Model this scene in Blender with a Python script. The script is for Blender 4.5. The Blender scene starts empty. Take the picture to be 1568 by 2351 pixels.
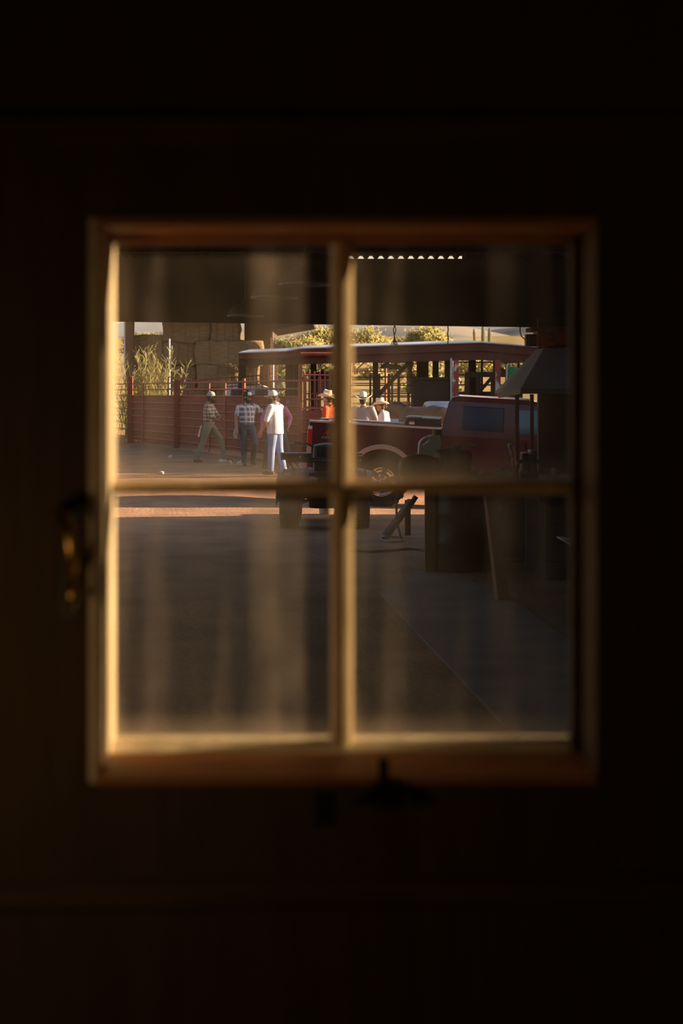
import bpy, bmesh, math, random
from mathutils import Vector, Matrix, Quaternion, noise
sc = bpy.context.scene
COL = sc.collection
PI = math.pi
# ------------------------------------------------------------------ camera
F, CX, CY, H = 3265.3, 784.0, 900.0, 1.75          # focal length in px, principal column, horizon row, eye height
cam_d = bpy.data.cameras.new('camera'); cam = bpy.data.objects.new('camera', cam_d); COL.objects.link(cam)
cam.location = (0, 0, H); cam.rotation_euler = (PI/2, 0, 0)
cam_d.sensor_fit = 'VERTICAL'; cam_d.sensor_height = 36; cam_d.sensor_width = 24; cam_d.lens = 50
cam_d.shift_y = -(1175.5-CY)/2351; cam_d.clip_start = .05; cam_d.clip_end = 5000
cam_d.dof.use_dof = True; cam_d.dof.focus_distance = 24; cam_d.dof.aperture_fstop = 2.2; cam_d.dof.aperture_blades = 9
sc.camera = cam
# ------------------------------------------------------------------ world, sun, exposure
SLOPE, ELEV = .15, math.radians(15)
AZ = math.atan(SLOPE)
TOSUN = Vector((math.cos(ELEV)*math.cos(AZ), math.cos(ELEV)*math.sin(AZ), math.sin(ELEV)))
world = bpy.data.worlds.new('sky'); sc.world = world; world.use_nodes = True
wn = world.node_tree; wn.nodes.clear()
sky = wn.nodes.new('ShaderNodeTexSky'); sky.sky_type = 'NISHITA'; sky.sun_disc = False
sky.sun_elevation = ELEV; sky.sun_rotation = PI/2-AZ; sky.dust_density = 2.5; sky.air_density = 1.0; sky.ozone_density = .3
bg = wn.nodes.new('ShaderNodeBackground'); bg.inputs[1].default_value = .22
wo = wn.nodes.new('ShaderNodeOutputWorld')
wn.links.new(sky.outputs[0], bg.inputs[0]); wn.links.new(bg.outputs[0], wo.inputs[0])
sun_d = bpy.data.lights.new('sun', 'SUN'); sun_d.energy = 25.0; sun_d.color = (1, .74, .46); sun_d.angle = math.radians(.6)
sun = bpy.data.objects.new('sun', sun_d); COL.objects.link(sun)
sun.rotation_euler = TOSUN.to_track_quat('Z', 'Y').to_euler(); sun.location = (40, 6, 20)
sc.view_settings.view_transform = 'Standard'; sc.view_settings.look = 'None'
sc.view_settings.exposure = 0.0; sc.view_settings.gamma = 1; sc.view_settings.use_curve_mapping = False

# ------------------------------------------------------------------ helpers
def P(px, py, d): return Vector(((px-CX)*d/F, d, H-(py-CY)*d/F))
def G(px, py):
    d = F*H/(py-CY); return Vector(((px-CX)*d/F, d, 0))
def V(*a): return Vector(a)
MATS = {}
def mat(name, c, rough=.7, metal=0., c2=None, scale=6., bump=0., bscale=None, spec=.4, coat=0., trans=None, detail=4, stretch=None, pos=(.35,.68)):
    m = bpy.data.materials.new(name); m.use_nodes = True; nt = m.node_tree
    b = nt.nodes['Principled BSDF']
    b.inputs['Roughness'].default_value = rough; b.inputs['Metallic'].default_value = metal
    b.inputs['Specular IOR Level'].default_value = spec; b.inputs['Coat Weight'].default_value = coat; b.inputs['Coat Roughness'].default_value = .08
    tc = nt.nodes.new('ShaderNodeTexCoord'); src = tc.outputs['Object']
    if stretch:
        mp = nt.nodes.new('ShaderNodeMapping'); mp.inputs['Scale'].default_value = stretch
        nt.links.new(src, mp.inputs[0]); src = mp.outputs[0]
    n = nt.nodes.new('ShaderNodeTexNoise'); n.inputs['Scale'].default_value = scale; n.inputs['Detail'].default_value = detail
    nt.links.new(src, n.inputs['Vector'])
    c2 = c2 or tuple(v*.72 for v in c)
    r = nt.nodes.new('ShaderNodeValToRGB'); r.color_ramp.elements[0].position = pos[0]; r.color_ramp.elements[1].position = pos[1]
    r.color_ramp.elements[0].color = (*c, 1); r.color_ramp.elements[1].color = (*c2, 1)
    nt.links.new(n.outputs['Fac'], r.inputs[0]); nt.links.new(r.outputs[0], b.inputs['Base Color'])
    if bump:
        n2 = nt.nodes.new('ShaderNodeTexNoise'); n2.inputs['Scale'].default_value = bscale or scale*4; n2.inputs['Detail'].default_value = 6
        nt.links.new(src, n2.inputs['Vector'])
        bp = nt.nodes.new('ShaderNodeBump'); bp.inputs['Strength'].default_value = bump; bp.inputs['Distance'].default_value = .02
        nt.links.new(n2.outputs['Fac'], bp.inputs['Height']); nt.links.new(bp.outputs[0], b.inputs['Normal'])
    MATS[name] = m; return m
def plaid(name, base, stripe, thin, px=.075, pz=.075, w=.4, wt=.12):
    """woven check: wide bands of `stripe` and thin lines of `thin` over `base`"""
    m = bpy.data.materials.new(name); m.use_nodes = True; nt = m.node_tree; b = nt.nodes['Principled BSDF']
    b.inputs['Roughness'].default_value = .9; b.inputs['Specular IOR Level'].default_value = .15
    tc = nt.nodes.new('ShaderNodeTexCoord'); sx = nt.nodes.new('ShaderNodeSeparateXYZ'); nt.links.new(tc.outputs['Object'], sx.inputs[0])
    def M(op, a, bb=None):
        n = nt.nodes.new('ShaderNodeMath'); n.operation = op
        for i, v in enumerate((a, bb)):
            if v is None: continue
            if isinstance(v, (int, float)): n.inputs[i].default_value = v
            else: nt.links.new(v, n.inputs[i])
        return n.outputs[0]
    u = M('ADD', sx.outputs[0], M('MULTIPLY', sx.outputs[1], .8))
    col = None
    fu = M('FRACT', M('DIVIDE', u, px)); fz = M('FRACT', M('DIVIDE', sx.outputs[2], pz))
    a = M('MULTIPLY', M('ADD', M('LESS_THAN', fu, w), M('LESS_THAN', fz, w)), .5)
    mx = nt.nodes.new('ShaderNodeMix'); mx.data_type = 'RGBA'; mx.inputs[6].default_value = (*base, 1); mx.inputs[7].default_value = (*stripe, 1); nt.links.new(a, mx.inputs[0])
    t = M('MAXIMUM', M('MULTIPLY', M('GREATER_THAN', fu, .65), M('LESS_THAN', fu, .65+wt)), M('MULTIPLY', M('GREATER_THAN', fz, .65), M('LESS_THAN', fz, .65+wt)))
    m2 = nt.nodes.new('ShaderNodeMix'); m2.data_type = 'RGBA'; m2.inputs[7].default_value = (*thin, 1)
    nt.links.new(mx.outputs[2], m2.inputs[6]); nt.links.new(t, m2.inputs[0]); nt.links.new(m2.outputs[2], b.inputs['Base Color'])
    MATS[name] = m; return m

class MB:
    def __init__(s): s.v = []; s.f = []; s.sm = []
    def add(s, vs, fs, smooth=False):
        o = len(s.v); s.v += [Vector(p) for p in vs]
        for f in fs: s.f.append([i+o for i in f]); s.sm.append(smooth)
    def box(s, a, b):
        x0, y0, z0 = a; x1, y1, z1 = b
        s.add([(x0,y0,z0),(x1,y0,z0),(x1,y1,z0),(x0,y1,z0),(x0,y0,z1),(x1,y0,z1),(x1,y1,z1),(x0,y1,z1)],
              [(0,3,2,1),(4,5,6,7),(0,1,5,4),(1,2,6,5),(2,3,7,6),(3,0,4,7)]); return s
    def bar(s, a, b, w, h=None, up=(0,0,1)):
        a, b = Vector(a), Vector(b); h = h or w; d = (b-a).normalized(); u = Vector(up)
        if abs(d.dot(u)) > .95: u = Vector((0,1,0))
        r = d.cross(u).normalized()*w/2; u = r.cross(d).normalized()*h/2
        vs = [p+sx*r+sz*u for p in (a,b) for sx, sz in ((-1,-1),(1,-1),(1,1),(-1,1))]
        s.add(vs, [(0,1,2,3),(7,6,5,4),(0,4,5,1),(1,5,6,2),(2,6,7,3),(3,7,4,0)]); return s
    def tube(s, pts, r, n=8, side=None, caps=True, smooth=True, closed=False):
        """r: number, list of numbers, or list of (a,b) radii along side / across"""
        pts = [Vector(p) for p in pts]; k = len(pts)
        rr = r if isinstance(r, (list, tuple)) else [r]*k
        rings = []; ref = Vector(side) if side is not None else None
        for i, p in enumerate(pts):
            if closed: d = pts[(i+1)%k]-pts[i-1]
            else: d = (pts[min(i+1,k-1)]-pts[max(i-1,0)])
            d = d.normalized() if d.length > 1e-9 else Vector((0,0,1))
            if ref is None: ref = d.orthogonal()
            a = (ref-d*ref.dot(d))
            a = a.normalized() if a.length > 1e-6 else d.orthogonal().normalized()
            if side is None: ref = a
            b = d.cross(a)
            ra, rb = rr[i] if isinstance(rr[i], (list, tuple)) else (rr[i], rr[i])
            rings.append([p+a*math.cos(2*PI*j/n)*ra+b*math.sin(2*PI*j/n)*rb for j in range(n)])
        vs = [q for g in rings for q in g]; fs = []
        for i in range(k if closed else k-1):
            for j in range(n):
                fs.append((i*n+j, i*n+(j+1)%n, ((i+1)%k)*n+(j+1)%n, ((i+1)%k)*n+j))
        s.add(vs, fs, smooth)
        if caps and not closed:
            s.add(rings[0], [tuple(range(n-1,-1,-1))]); s.add(rings[-1], [tuple(range(n))])
        return s
    def lathe(s, c, prof, n=16, axis=(0,0,1), smooth=True):
        c = Vector(c); q = Vector((0,0,1)).rotation_difference(Vector(axis).normalized()); k = len(prof)
        vs = [c+q@Vector((r*math.cos(2*PI*j/n), r*math.sin(2*PI*j/n), z)) for r, z in prof for j in range(n)]
        fs = [(i*n+j, i*n+(j+1)%n, (i+1)*n+(j+1)%n, (i+1)*n+j) for i in range(k-1) for j in range(n)]
        s.add(vs, fs, smooth); return s
    def ell(s, c, r, n=12, m=8, q=None):
        c = Vector(c); r = r if isinstance(r, (tuple, list)) else (r,r,r); q = q or Quaternion()
        vs = [c+q@Vector((0,0,-r[2]))]
        for i in range(1, m):
            t = PI*i/m
            for j in range(n): vs.append(c+q@Vector((r[0]*math.sin(t)*math.cos(2*PI*j/n), r[1]*math.sin(t)*math.sin(2*PI*j/n), -r[2]*math.cos(t))))
        vs.append(c+q@Vector((0,0,r[2]))); L = len(vs)-1
        fs = [(0, 1+(j+1)%n, 1+j) for j in range(n)]
        for i in range(m-2):
            for j in range(n): fs.append((1+i*n+j, 1+i*n+(j+1)%n, 1+(i+1)*n+(j+1)%n, 1+(i+1)*n+j))
        fs += [(L, 1+(m-2)*n+j, 1+(m-2)*n+(j+1)%n) for j in range(n)]
        s.add(vs, fs, True); return s
    def prism(s, poly, ext):
        """extrude a planar polygon (list of points) by vector ext"""
        k = len(poly); ext = Vector(ext); a = [Vector(p) for p in poly]
        s.add(a+[p+ext for p in a], [tuple(range(k)), tuple(range(2*k-1,k-1,-1))]+[(i,i+k,(i+1)%k+k,(i+1)%k) for i in range(k)]); return s
    def lumpy(s, c, size, n=6, jit=.02, rnd=.25, seed=0, ns=2.):
        """soft-edged lump: box rounded towards an ellipsoid, displaced with noise"""
        c = Vector(c); o = Vector((seed*7.3, seed*3.1, seed*1.7)); idx = {}; vs = []; fs = []
        def vid(i,j,k):
            if (i,j,k) in idx: return idx[(i,j,k)]
            p = Vector((2*i/n-1, 2*j/n-1, 2*k/n-1)); m = max(abs(p.x),abs(p.y),abs(p.z))
            sp = p.normalized()*1.18; p = p.lerp(sp, rnd)
            q = Vector((p.x*size[0]/2, p.y*size[1]/2, p.z*size[2]/2))
            q += p.normalized()*jit*noise.noise((q*ns+o))*2
            idx[(i,j,k)] = len(vs); vs.append(c+q); return idx[(i,j,k)]
        for a in range(n):
            for b in range(n):
                for fl, e in ((0,0),(1,n)):
                    for ax in range(3):
                        quad = []
                        for (da,db) in ((0,0),(1,0),(1,1),(0,1)):
                            t = [0,0,0]; t[ax] = e; t[(ax+1)%3] = a+da; t[(ax+2)%3] = b+db; quad.append(vid(*t))
                        fs.append(tuple(quad) if fl else tuple(reversed(quad)))
        s.add(vs, fs, True); return s
    def mesh(s, name, org=(0,0,0)):
        o = Vector(org); me = bpy.data.meshes.new(name)
        me.from_pydata([tuple(p-o) for p in s.v], [], s.f); me.polygons.foreach_set('use_smooth', s.sm); me.update(); return me
    def build(s, name, m, parent=None, org=None, bevel=0, recalc=True):
        if org is None: org = tuple(parent['worg']) if (parent is not None and 'worg' in parent.keys()) else (0,0,0)
        me = s.mesh(name, org)
        if recalc:
            bm = bmesh.new(); bm.from_mesh(me); bmesh.ops.recalc_face_normals(bm, faces=bm.faces)
            if bevel: bmesh.ops.bevel(bm, geom=list(bm.edges), offset=bevel, segments=2, affect='EDGES', profile=.6, clamp_overlap=True)
            bm.to_mesh(me); bm.free()
        o = bpy.data.objects.new(name, me); COL.objects.link(o); me.materials.append(MATS[m] if isinstance(m, str) else m)
        if parent is not None: o.parent = parent
        if parent is not None: o['worg'] = tuple(org)
        return o
def tag(o, label=None, cat=None, group=None, kind=None):
    if label: o['label'] = label
    if cat: o['category'] = cat
    if group: o['group'] = group
    if kind: o['kind'] = kind
    return o
def thing(name, loc, label=None, cat=None, group=None, rotz=0, kind=None, local=False):
    """Empty at a thing's base. local=False: parts are given in world coordinates; local=True: in the thing's own frame."""
    o = bpy.data.objects.new(name, None); COL.objects.link(o); o.location = loc; o.rotation_euler = (0,0,rotz); o.empty_display_size = .1
    if not local: o['worg'] = tuple(loc)
    return tag(o, label, cat, group, kind)
def single(mb, name, m, org, label, cat, group=None, kind=None, **k):
    o = mb.build(name, m, None, org=org, **k); o.location = org; return tag(o, label, cat, group, kind)
def struct(mb, name, m, org=(0,0,0), label=None, **k):
    o = mb.build(name, m, None, org=org, **k); o.location = org; return tag(o, label, None, None, 'structure')
def copytree(o, parent=None):
    c = o.copy(); COL.objects.link(c); c.parent = parent
    for ch in list(o.children): copytree(ch, c)
    return c
def remesh(mb, voxel, smooth=3, name='m'):
    me = mb.mesh('tmp'); bm = bmesh.new(); bm.from_mesh(me); bmesh.ops.recalc_face_normals(bm, faces=bm.faces); bm.to_mesh(me); bm.free()
    o = bpy.data.objects.new('tmp', me); COL.objects.link(o)
    r = o.modifiers.new('r', 'REMESH'); r.mode = 'VOXEL'; r.voxel_size = voxel; r.use_smooth_shade = True
    if smooth: k = o.modifiers.new('s', 'SMOOTH'); k.iterations = smooth; k.factor = .6
    dg = bpy.context.evaluated_depsgraph_get(); ev = o.evaluated_get(dg); out = bpy.data.meshes.new_from_object(ev); out.name = name
    bpy.data.objects.remove(o); bpy.data.meshes.remove(me); out.polygons.foreach_set('use_smooth', [True]*len(out.polygons)); return out
def meshobj(name, me, m, parent=None):
    o = bpy.data.objects.new(name, me); COL.objects.link(o); me.materials.clear(); me.materials.append(MATS[m] if isinstance(m, str) else m); o.parent = parent; return o

# ------------------------------------------------------------------ materials
mat('dirt', (.43,.245,.15), .95, c2=(.29,.165,.105), scale=1.3, bump=.7, bscale=16, spec=.1, detail=8)
mat('concrete', (.34,.29,.27), .9, c2=(.24,.20,.19), scale=2.2, bump=.25, bscale=30, spec=.15, detail=8)
mat('scrub_ground', (.42,.30,.13), .95, c2=(.25,.20,.10), scale=.35, bump=.4, spec=.05, detail=8)
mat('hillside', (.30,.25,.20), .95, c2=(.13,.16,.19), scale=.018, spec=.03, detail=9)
mat('hillside_far', (.22,.24,.29), .95, c2=(.15,.19,.27), scale=.008, spec=.03, detail=9)  # blue of the distance haze is put into the base colour
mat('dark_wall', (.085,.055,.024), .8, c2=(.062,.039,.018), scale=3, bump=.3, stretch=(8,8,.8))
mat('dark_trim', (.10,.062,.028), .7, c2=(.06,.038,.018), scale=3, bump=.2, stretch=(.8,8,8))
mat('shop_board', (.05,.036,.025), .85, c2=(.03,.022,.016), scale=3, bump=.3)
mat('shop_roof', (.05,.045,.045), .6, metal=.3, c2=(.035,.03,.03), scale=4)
mat('cream_paint', (.80,.70,.52), .65, c2=(.68,.57,.40), scale=7, bump=.2)
mat('tan_paint', (.62,.48,.29), .65, c2=(.50,.37,.21), scale=9, bump=.2)
mat('orange_wood', (.50,.22,.08), .55, c2=(.36,.15,.055), scale=5, bump=.25, stretch=(1,6,6))
mat('brass', (.70,.47,.16), .34, metal=1, c2=(.5,.33,.12), scale=20)
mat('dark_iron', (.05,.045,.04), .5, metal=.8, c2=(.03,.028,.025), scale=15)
mat('red_paint', (.26,.065,.045), .7, c2=(.19,.052,.038), scale=2.2, bump=.15, spec=.2)
mat('red_pipe', (.40,.09,.055), .5, c2=(.27,.065,.045), scale=5, spec=.4)
mat('maroon_fascia', (.15,.05,.042), .7, c2=(.11,.04,.035), scale=3, spec=.2)
mat('peeling_red', (.42,.06,.05), .6, c2=(.75,.68,.66), scale=4.5, stretch=(1,1,.45), pos=(.57,.62))
mat('galvanised', (.62,.66,.76), .35, metal=.6, c2=(.5,.54,.64), scale=3)
mat('hay', (.30,.205,.115), .95, c2=(.20,.14,.08), scale=5, bump=.9, bscale=26, spec=.05, stretch=(.6,1,3))
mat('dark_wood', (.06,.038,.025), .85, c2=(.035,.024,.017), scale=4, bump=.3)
mat('brown_wood', (.17,.095,.055), .85, c2=(.11,.062,.038), scale=4, bump=.3, stretch=(5,5,.6))
mat('weed', (.46,.40,.16), .9, c2=(.30,.29,.11), scale=3, spec=.1)
mat('leaf_yellow', (.46,.38,.13), .9, c2=(.30,.27,.10), scale=.8, spec=.1)
mat('leaf_olive', (.26,.25,.11), .9, c2=(.17,.18,.085), scale=.8, spec=.1)
mat('bark', (.11,.08,.06), .95, c2=(.07,.05,.04), scale=6)
mat('cactus', (.30,.30,.16), .8, c2=(.22,.23,.12), scale=3)
mat('truck_paint', (.075,.016,.024), .28, c2=(.066,.014,.022), scale=1, coat=.6, spec=.4)
mat('sun_glare_paint', (.62,.52,.50), .4, c2=(.55,.45,.44), scale=2, coat=.3)  # pale colour carries the sun glare on cab roof and bed rails
mat('truck_tan', (.50,.34,.28), .35, c2=(.45,.30,.25), scale=2, coat=.4)
mat('white_paint', (.78,.78,.80), .3, c2=(.7,.7,.72), scale=2, coat=.5)
mat('blue_paint', (.55,.70,.92), .3, c2=(.36,.48,.72), scale=2, coat=.5)
mat('chrome', (.75,.75,.78), .15, metal=1, c2=(.6,.6,.63), scale=9)
mat('tyre', (.022,.021,.021), .85, c2=(.035,.032,.03), scale=9, bump=.3)
mat('black_plastic', (.018,.018,.019), .45, c2=(.03,.03,.03), scale=8)
mat('grey_plastic', (.42,.45,.50), .4, c2=(.30,.33,.38), scale=7)
mat('tint_glass', (.008,.010,.022), .12, c2=(.010,.012,.026), scale=1, spec=.4, coat=.1)
mat('blue_glass', (.05,.14,.20), .08, c2=(.03,.09,.14), scale=2, spec=.8, coat=1)
mat('red_lens', (.70,.012,.02), .15, c2=(.55,.01,.015), scale=9, coat=1)
mat('white_lens', (.8,.76,.74), .15, c2=(.7,.66,.64), scale=9, coat=1)
mat('red_print', (.65,.03,.03), .5); mat('grey_print', (.42,.40,.40), .5)
mat('skin_tan', (.46,.25,.16), .6, c2=(.40,.21,.13), scale=8, spec=.3)
mat('skin_dark', (.24,.125,.08), .6, c2=(.20,.10,.065), scale=8, spec=.3)
mat('hair_dark', (.03,.02,.015), .8, c2=(.05,.032,.022), scale=40, bump=.4)
mat('jeans_blue', (.16,.23,.42), .9, c2=(.25,.32,.50), scale=4, bump=.3, bscale=30, spec=.1)
mat('jeans_dark', (.075,.085,.105), .9, c2=(.11,.12,.14), scale=4, bump=.3, bscale=30, spec=.1)
mat('khaki', (.27,.25,.18), .9, c2=(.20,.19,.14), scale=4, bump=.3, bscale=30, spec=.1)
mat('orange_cloth', (.80,.16,.06), .9, c2=(.70,.12,.05), scale=5, bump=.3, bscale=14, spec=.1)
mat('grey_cloth', (.36,.31,.31), .9, c2=(.29,.25,.25), scale=5, bump=.3, bscale=14, spec=.1)
mat('white_cloth', (.80,.79,.80), .9, c2=(.70,.69,.72), scale=5, bump=.3, bscale=14, spec=.1)
mat('pink_cloth', (.55,.20,.34), .9, c2=(.45,.16,.30), scale=5, bump=.3, bscale=14, spec=.1)
mat('rag_grey', (.42,.43,.44), .95, c2=(.30,.31,.32), scale=9, bump=.5)
mat('straw_hat', (.80,.71,.55), .85, c2=(.70,.60,.44), scale=12, bump=.2)
mat('cap_grey', (.40,.39,.37), .85, c2=(.33,.32,.30), scale=9); mat('cap_black', (.02,.02,.02), .85); mat('cap_white', (.74,.73,.73), .85, c2=(.64,.63,.63))
mat('boot', (.13,.075,.045), .7, c2=(.09,.055,.035), scale=6)
mat('horse_hide', (.17,.095,.05), .6, c2=(.12,.068,.038), scale=3, spec=.3); mat('mane', (.03,.02,.016), .8)
mat('hood_steel', (.50,.46,.58), .6, metal=.1, c2=(.42,.38,.49), scale=3, spec=.4)
mat('hood_lip', (.30,.23,.22), .6, metal=.2, c2=(.22,.17,.16), scale=3)
mat('red_box', (.60,.10,.06), .6, c2=(.48,.08,.05), scale=4)
mat('jug_plastic', (.62,.60,.50), .5, c2=(.55,.52,.43), scale=4)
mat('leather_black', (.028,.021,.017), .6, c2=(.045,.032,.024), scale=6, bump=.3)
mat('cream_rag', (.72,.64,.50), .95, c2=(.55,.48,.37), scale=12, bump=.6)
mat('blue_rag', (.66,.67,.82), .95, c2=(.50,.51,.66), scale=12, bump=.6)
mat('rust', (.22,.085,.045), .85, c2=(.14,.06,.035), scale=6, bump=.3)
mat('grey_steel', (.20,.20,.22), .55, metal=.4, c2=(.13,.13,.15), scale=5)
mat('green_flag', (.02,.34,.16), .8, c2=(.02,.28,.13), scale=4); mat('stone_white', (.62,.58,.52), .9, c2=(.48,.44,.40), scale=9, bump=.5)
mat('rope', (.16,.12,.09), .95, c2=(.10,.08,.06), scale=30); mat('bucket_tan', (.60,.42,.26), .6, c2=(.5,.34,.2))
mat('plywood', (.085,.055,.025), .85, c2=(.06,.04,.019), scale=2.5, stretch=(4,4,.6)); mat('enamel', (.12,.115,.11), .45, c2=(.09,.085,.08)); mat('enamel_white', (.62,.62,.62), .4)
mat('orange_ladder', (.62,.20,.06), .6); mat('paper', (.55,.48,.40), .8)
plaid('plaid_brown', (.42,.34,.26), (.13,.09,.07), (.55,.46,.36), .085, .085)
plaid('plaid_blue', (.46,.43,.48), (.15,.13,.18), (.72,.68,.66), .10, .12)
plaid('gingham', (.86,.84,.85), (.42,.42,.58), (.86,.84,.85), .034, .034, .38, .02)
# glow of the added bulbs, out of view, that fill the dark room
def emit_mat(name, c, st):
    m = bpy.data.materials.new(name); m.use_nodes = True; b = m.node_tree.nodes['Principled BSDF']
    b.inputs['Emission Color'].default_value = (*c,1); b.inputs['Emission Strength'].default_value = st; MATS[name] = m
emit_mat('fill_glow', (1,.62,.25), 2.0)
def dusty_glass():
    m = bpy.data.materials.new('dusty_glass'); m.use_nodes = True; nt = m.node_tree; nt.nodes.clear()
    N = nt.nodes.new; L = nt.links.new
    out = N('ShaderNodeOutputMaterial'); tr = N('ShaderNodeBsdfTransparent'); tr.inputs[0].default_value = (.93,.93,.94,1)
    gl = N('ShaderNodeBsdfGlossy'); gl.inputs['Roughness'].default_value = .03; gl.inputs[0].default_value = (.9,.9,.9,1)
    df = N('ShaderNodeBsdfDiffuse'); df.inputs[0].default_value = (.60,.54,.47,1); tl = N('ShaderNodeBsdfTranslucent'); tl.inputs[0].default_value = (.62,.53,.46,1)
    dm = N('ShaderNodeMixShader'); dm.inputs[0].default_value = .75; L(df.outputs[0], dm.inputs[1]); L(tl.outputs[0], dm.inputs[2])
    tc = N('ShaderNodeTexCoord'); mp = N('ShaderNodeMapping'); mp.inputs['Scale'].default_value = (13, 1, 1.1); L(tc.outputs['Object'], mp.inputs[0])
    n1 = N('ShaderNodeTexNoise'); n1.inputs['Scale'].default_value = 1.; n1.inputs['Detail'].default_value = 3; L(mp.outputs[0], n1.inputs['Vector'])
    r1 = N('ShaderNodeMapRange'); r1.inputs[1].default_value = .42; r1.inputs[2].default_value = .75; r1.inputs[3].default_value = .04; r1.inputs[4].default_value = .24; L(n1.outputs['Fac'], r1.inputs[0])
    n2 = N('ShaderNodeTexNoise'); n2.inputs['Scale'].default_value = 9; n2.inputs['Detail'].default_value = 6; L(tc.outputs['Object'], n2.inputs['Vector'])
    mm = N('ShaderNodeMath'); mm.operation = 'MULTIPLY'; L(r1.outputs[0], mm.inputs[0])
    r2 = N('ShaderNodeMapRange'); r2.inputs[1].default_value = .3; r2.inputs[2].default_value = .7; r2.inputs[3].default_value = .6; r2.inputs[4].default_value = 1.5; L(n2.outputs['Fac'], r2.inputs[0]); L(r2.outputs[0], mm.inputs[1])
    # dust that has settled along the bottom edge of each pane
    sx = N('ShaderNodeSeparateXYZ'); L(tc.outputs['Object'], sx.inputs[0])
    r3 = N('ShaderNodeMapRange'); r3.inputs[1].default_value = 0; r3.inputs[2].default_value = .05; r3.inputs[3].default_value = .22; r3.inputs[4].default_value = 0; L(sx.outputs[2], r3.inputs[0])
    ad = N('ShaderNodeMath'); ad.operation = 'ADD'; L(mm.outputs[0], ad.inputs[0]); L(r3.outputs[0], ad.inputs[1])
    m1 = N('ShaderNodeMixShader'); L(ad.outputs[0], m1.inputs[0]); L(tr.outputs[0], m1.inputs[1]); L(dm.outputs[0], m1.inputs[2])
    lw = N('ShaderNodeLayerWeight'); lw.inputs[0].default_value = .5; pw = N('ShaderNodeMath'); pw.operation = 'POWER'; L(lw.outputs['Facing'], pw.inputs[0]); pw.inputs[1].default_value = 5; fr = N('ShaderNodeMapRange'); L(pw.outputs[0], fr.inputs[0]); fr.inputs[3].default_value = .03; fr.inputs[4].default_value = .35
    m2 = N('ShaderNodeMixShader'); L(fr.outputs[0], m2.inputs[0]); L(m1.outputs[0], m2.inputs[1]); L(gl.outputs[0], m2.inputs[2]); L(m2.outputs[0], out.inputs[0])
    MATS['dusty_glass'] = m
dusty_glass()

# ================================================================== STRUCTURE
# ---- terrain
def tz(x, y):
    z = 0
    if y > 58: z += (y-58)*.075 if y < 160 else 102*.075+(y-160)*.04
    z -= .085*math.exp(-((y-23.9)/1.5)**2)/(1+math.exp(-3*(x+1.6)))   # wheel-worn hollow where the truck stands
    dx, dy = (x-3.6)/2.4, (y-23.6)/2.4
    z -= .17*math.exp(-(dx*dx+dy*dy))                      # the yard dips under the truck's front axle
    if y > 19: z += .02*noise.noise(Vector((x*.9, y*.9, 0)))*min(1, (y-19)/4)
    return z
def grid(xs, ys, fz):
    mb = MB(); nx = len(xs)
    mb.add([(x, y, fz(x, y)) for y in ys for x in xs], [(j*nx+i, j*nx+i+1, (j+1)*nx+i+1, (j+1)*nx+i) for j in range(len(ys)-1) for i in range(nx-1)], True); return mb
xs = [-40+i*2 for i in range(15)]+[-11+i*.4 for i in range(56)]+[12+i*2 for i in range(20)]
ys = [2.6+i*.6 for i in range(30)]+[20.6+i*.4 for i in range(50)]+[41+i*1.5 for i in range(13)]
struct(grid(xs, ys, tz), 'ground', 'dirt', label='trodden brown dirt yard')
xs2 = [-160+i*8 for i in range(41)]; ys2 = [58.9+i*6 for i in range(36)]
struct(grid(xs2, ys2, lambda x, y: tz(0, y)+.5*noise.noise(Vector((x*.05, y*.05, 3)))*min(1,(y-58.9)/10)), 'ground_scrub', 'scrub_ground', label='golden scrub slope beyond the corrals')
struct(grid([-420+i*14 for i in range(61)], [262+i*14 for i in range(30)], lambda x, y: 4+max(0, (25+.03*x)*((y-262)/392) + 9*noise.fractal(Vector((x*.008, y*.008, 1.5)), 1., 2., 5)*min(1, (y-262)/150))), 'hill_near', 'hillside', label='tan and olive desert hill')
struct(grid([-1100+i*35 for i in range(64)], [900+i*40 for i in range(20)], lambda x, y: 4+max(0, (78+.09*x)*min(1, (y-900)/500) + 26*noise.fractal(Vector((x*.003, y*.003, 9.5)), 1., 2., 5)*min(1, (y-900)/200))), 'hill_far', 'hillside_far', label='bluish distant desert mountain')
hm_ = bpy.data.materials.new('desert_haze'); hm_.use_nodes = True; hn = hm_.node_tree; hn.nodes.clear()
ho = hn.nodes.new('ShaderNodeOutputMaterial'); hv0 = hn.nodes.new('ShaderNodeVolumeScatter'); hv0.inputs['Color'].default_value = (.72,.83,1,1); hv0.inputs['Density'].default_value = .0009; hv0.inputs['Anisotropy'].default_value = .2
hn.links.new(hv0.outputs[0], ho.inputs['Volume']); MATS['desert_haze'] = hm_
struct(MB().box((-900,665,-5),(900,1700,260)), 'haze', 'desert_haze', label='thin bluish haze before the far mountains')
# ---- concrete slab in the shop
sl = [G(872,1362), G(1000,1500), G(1185,1695), G(1330,1900), G(1700,1900), G(1750,1500), G(1330,1488), G(1200,1392), G(1040,1312), G(985,1306)]
struct(MB().prism([p+V(0,0,.001) for p in sl], (0,0,.003)), 'floor_slab', 'concrete', label='worn concrete slab beside the dirt floor')
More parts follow.
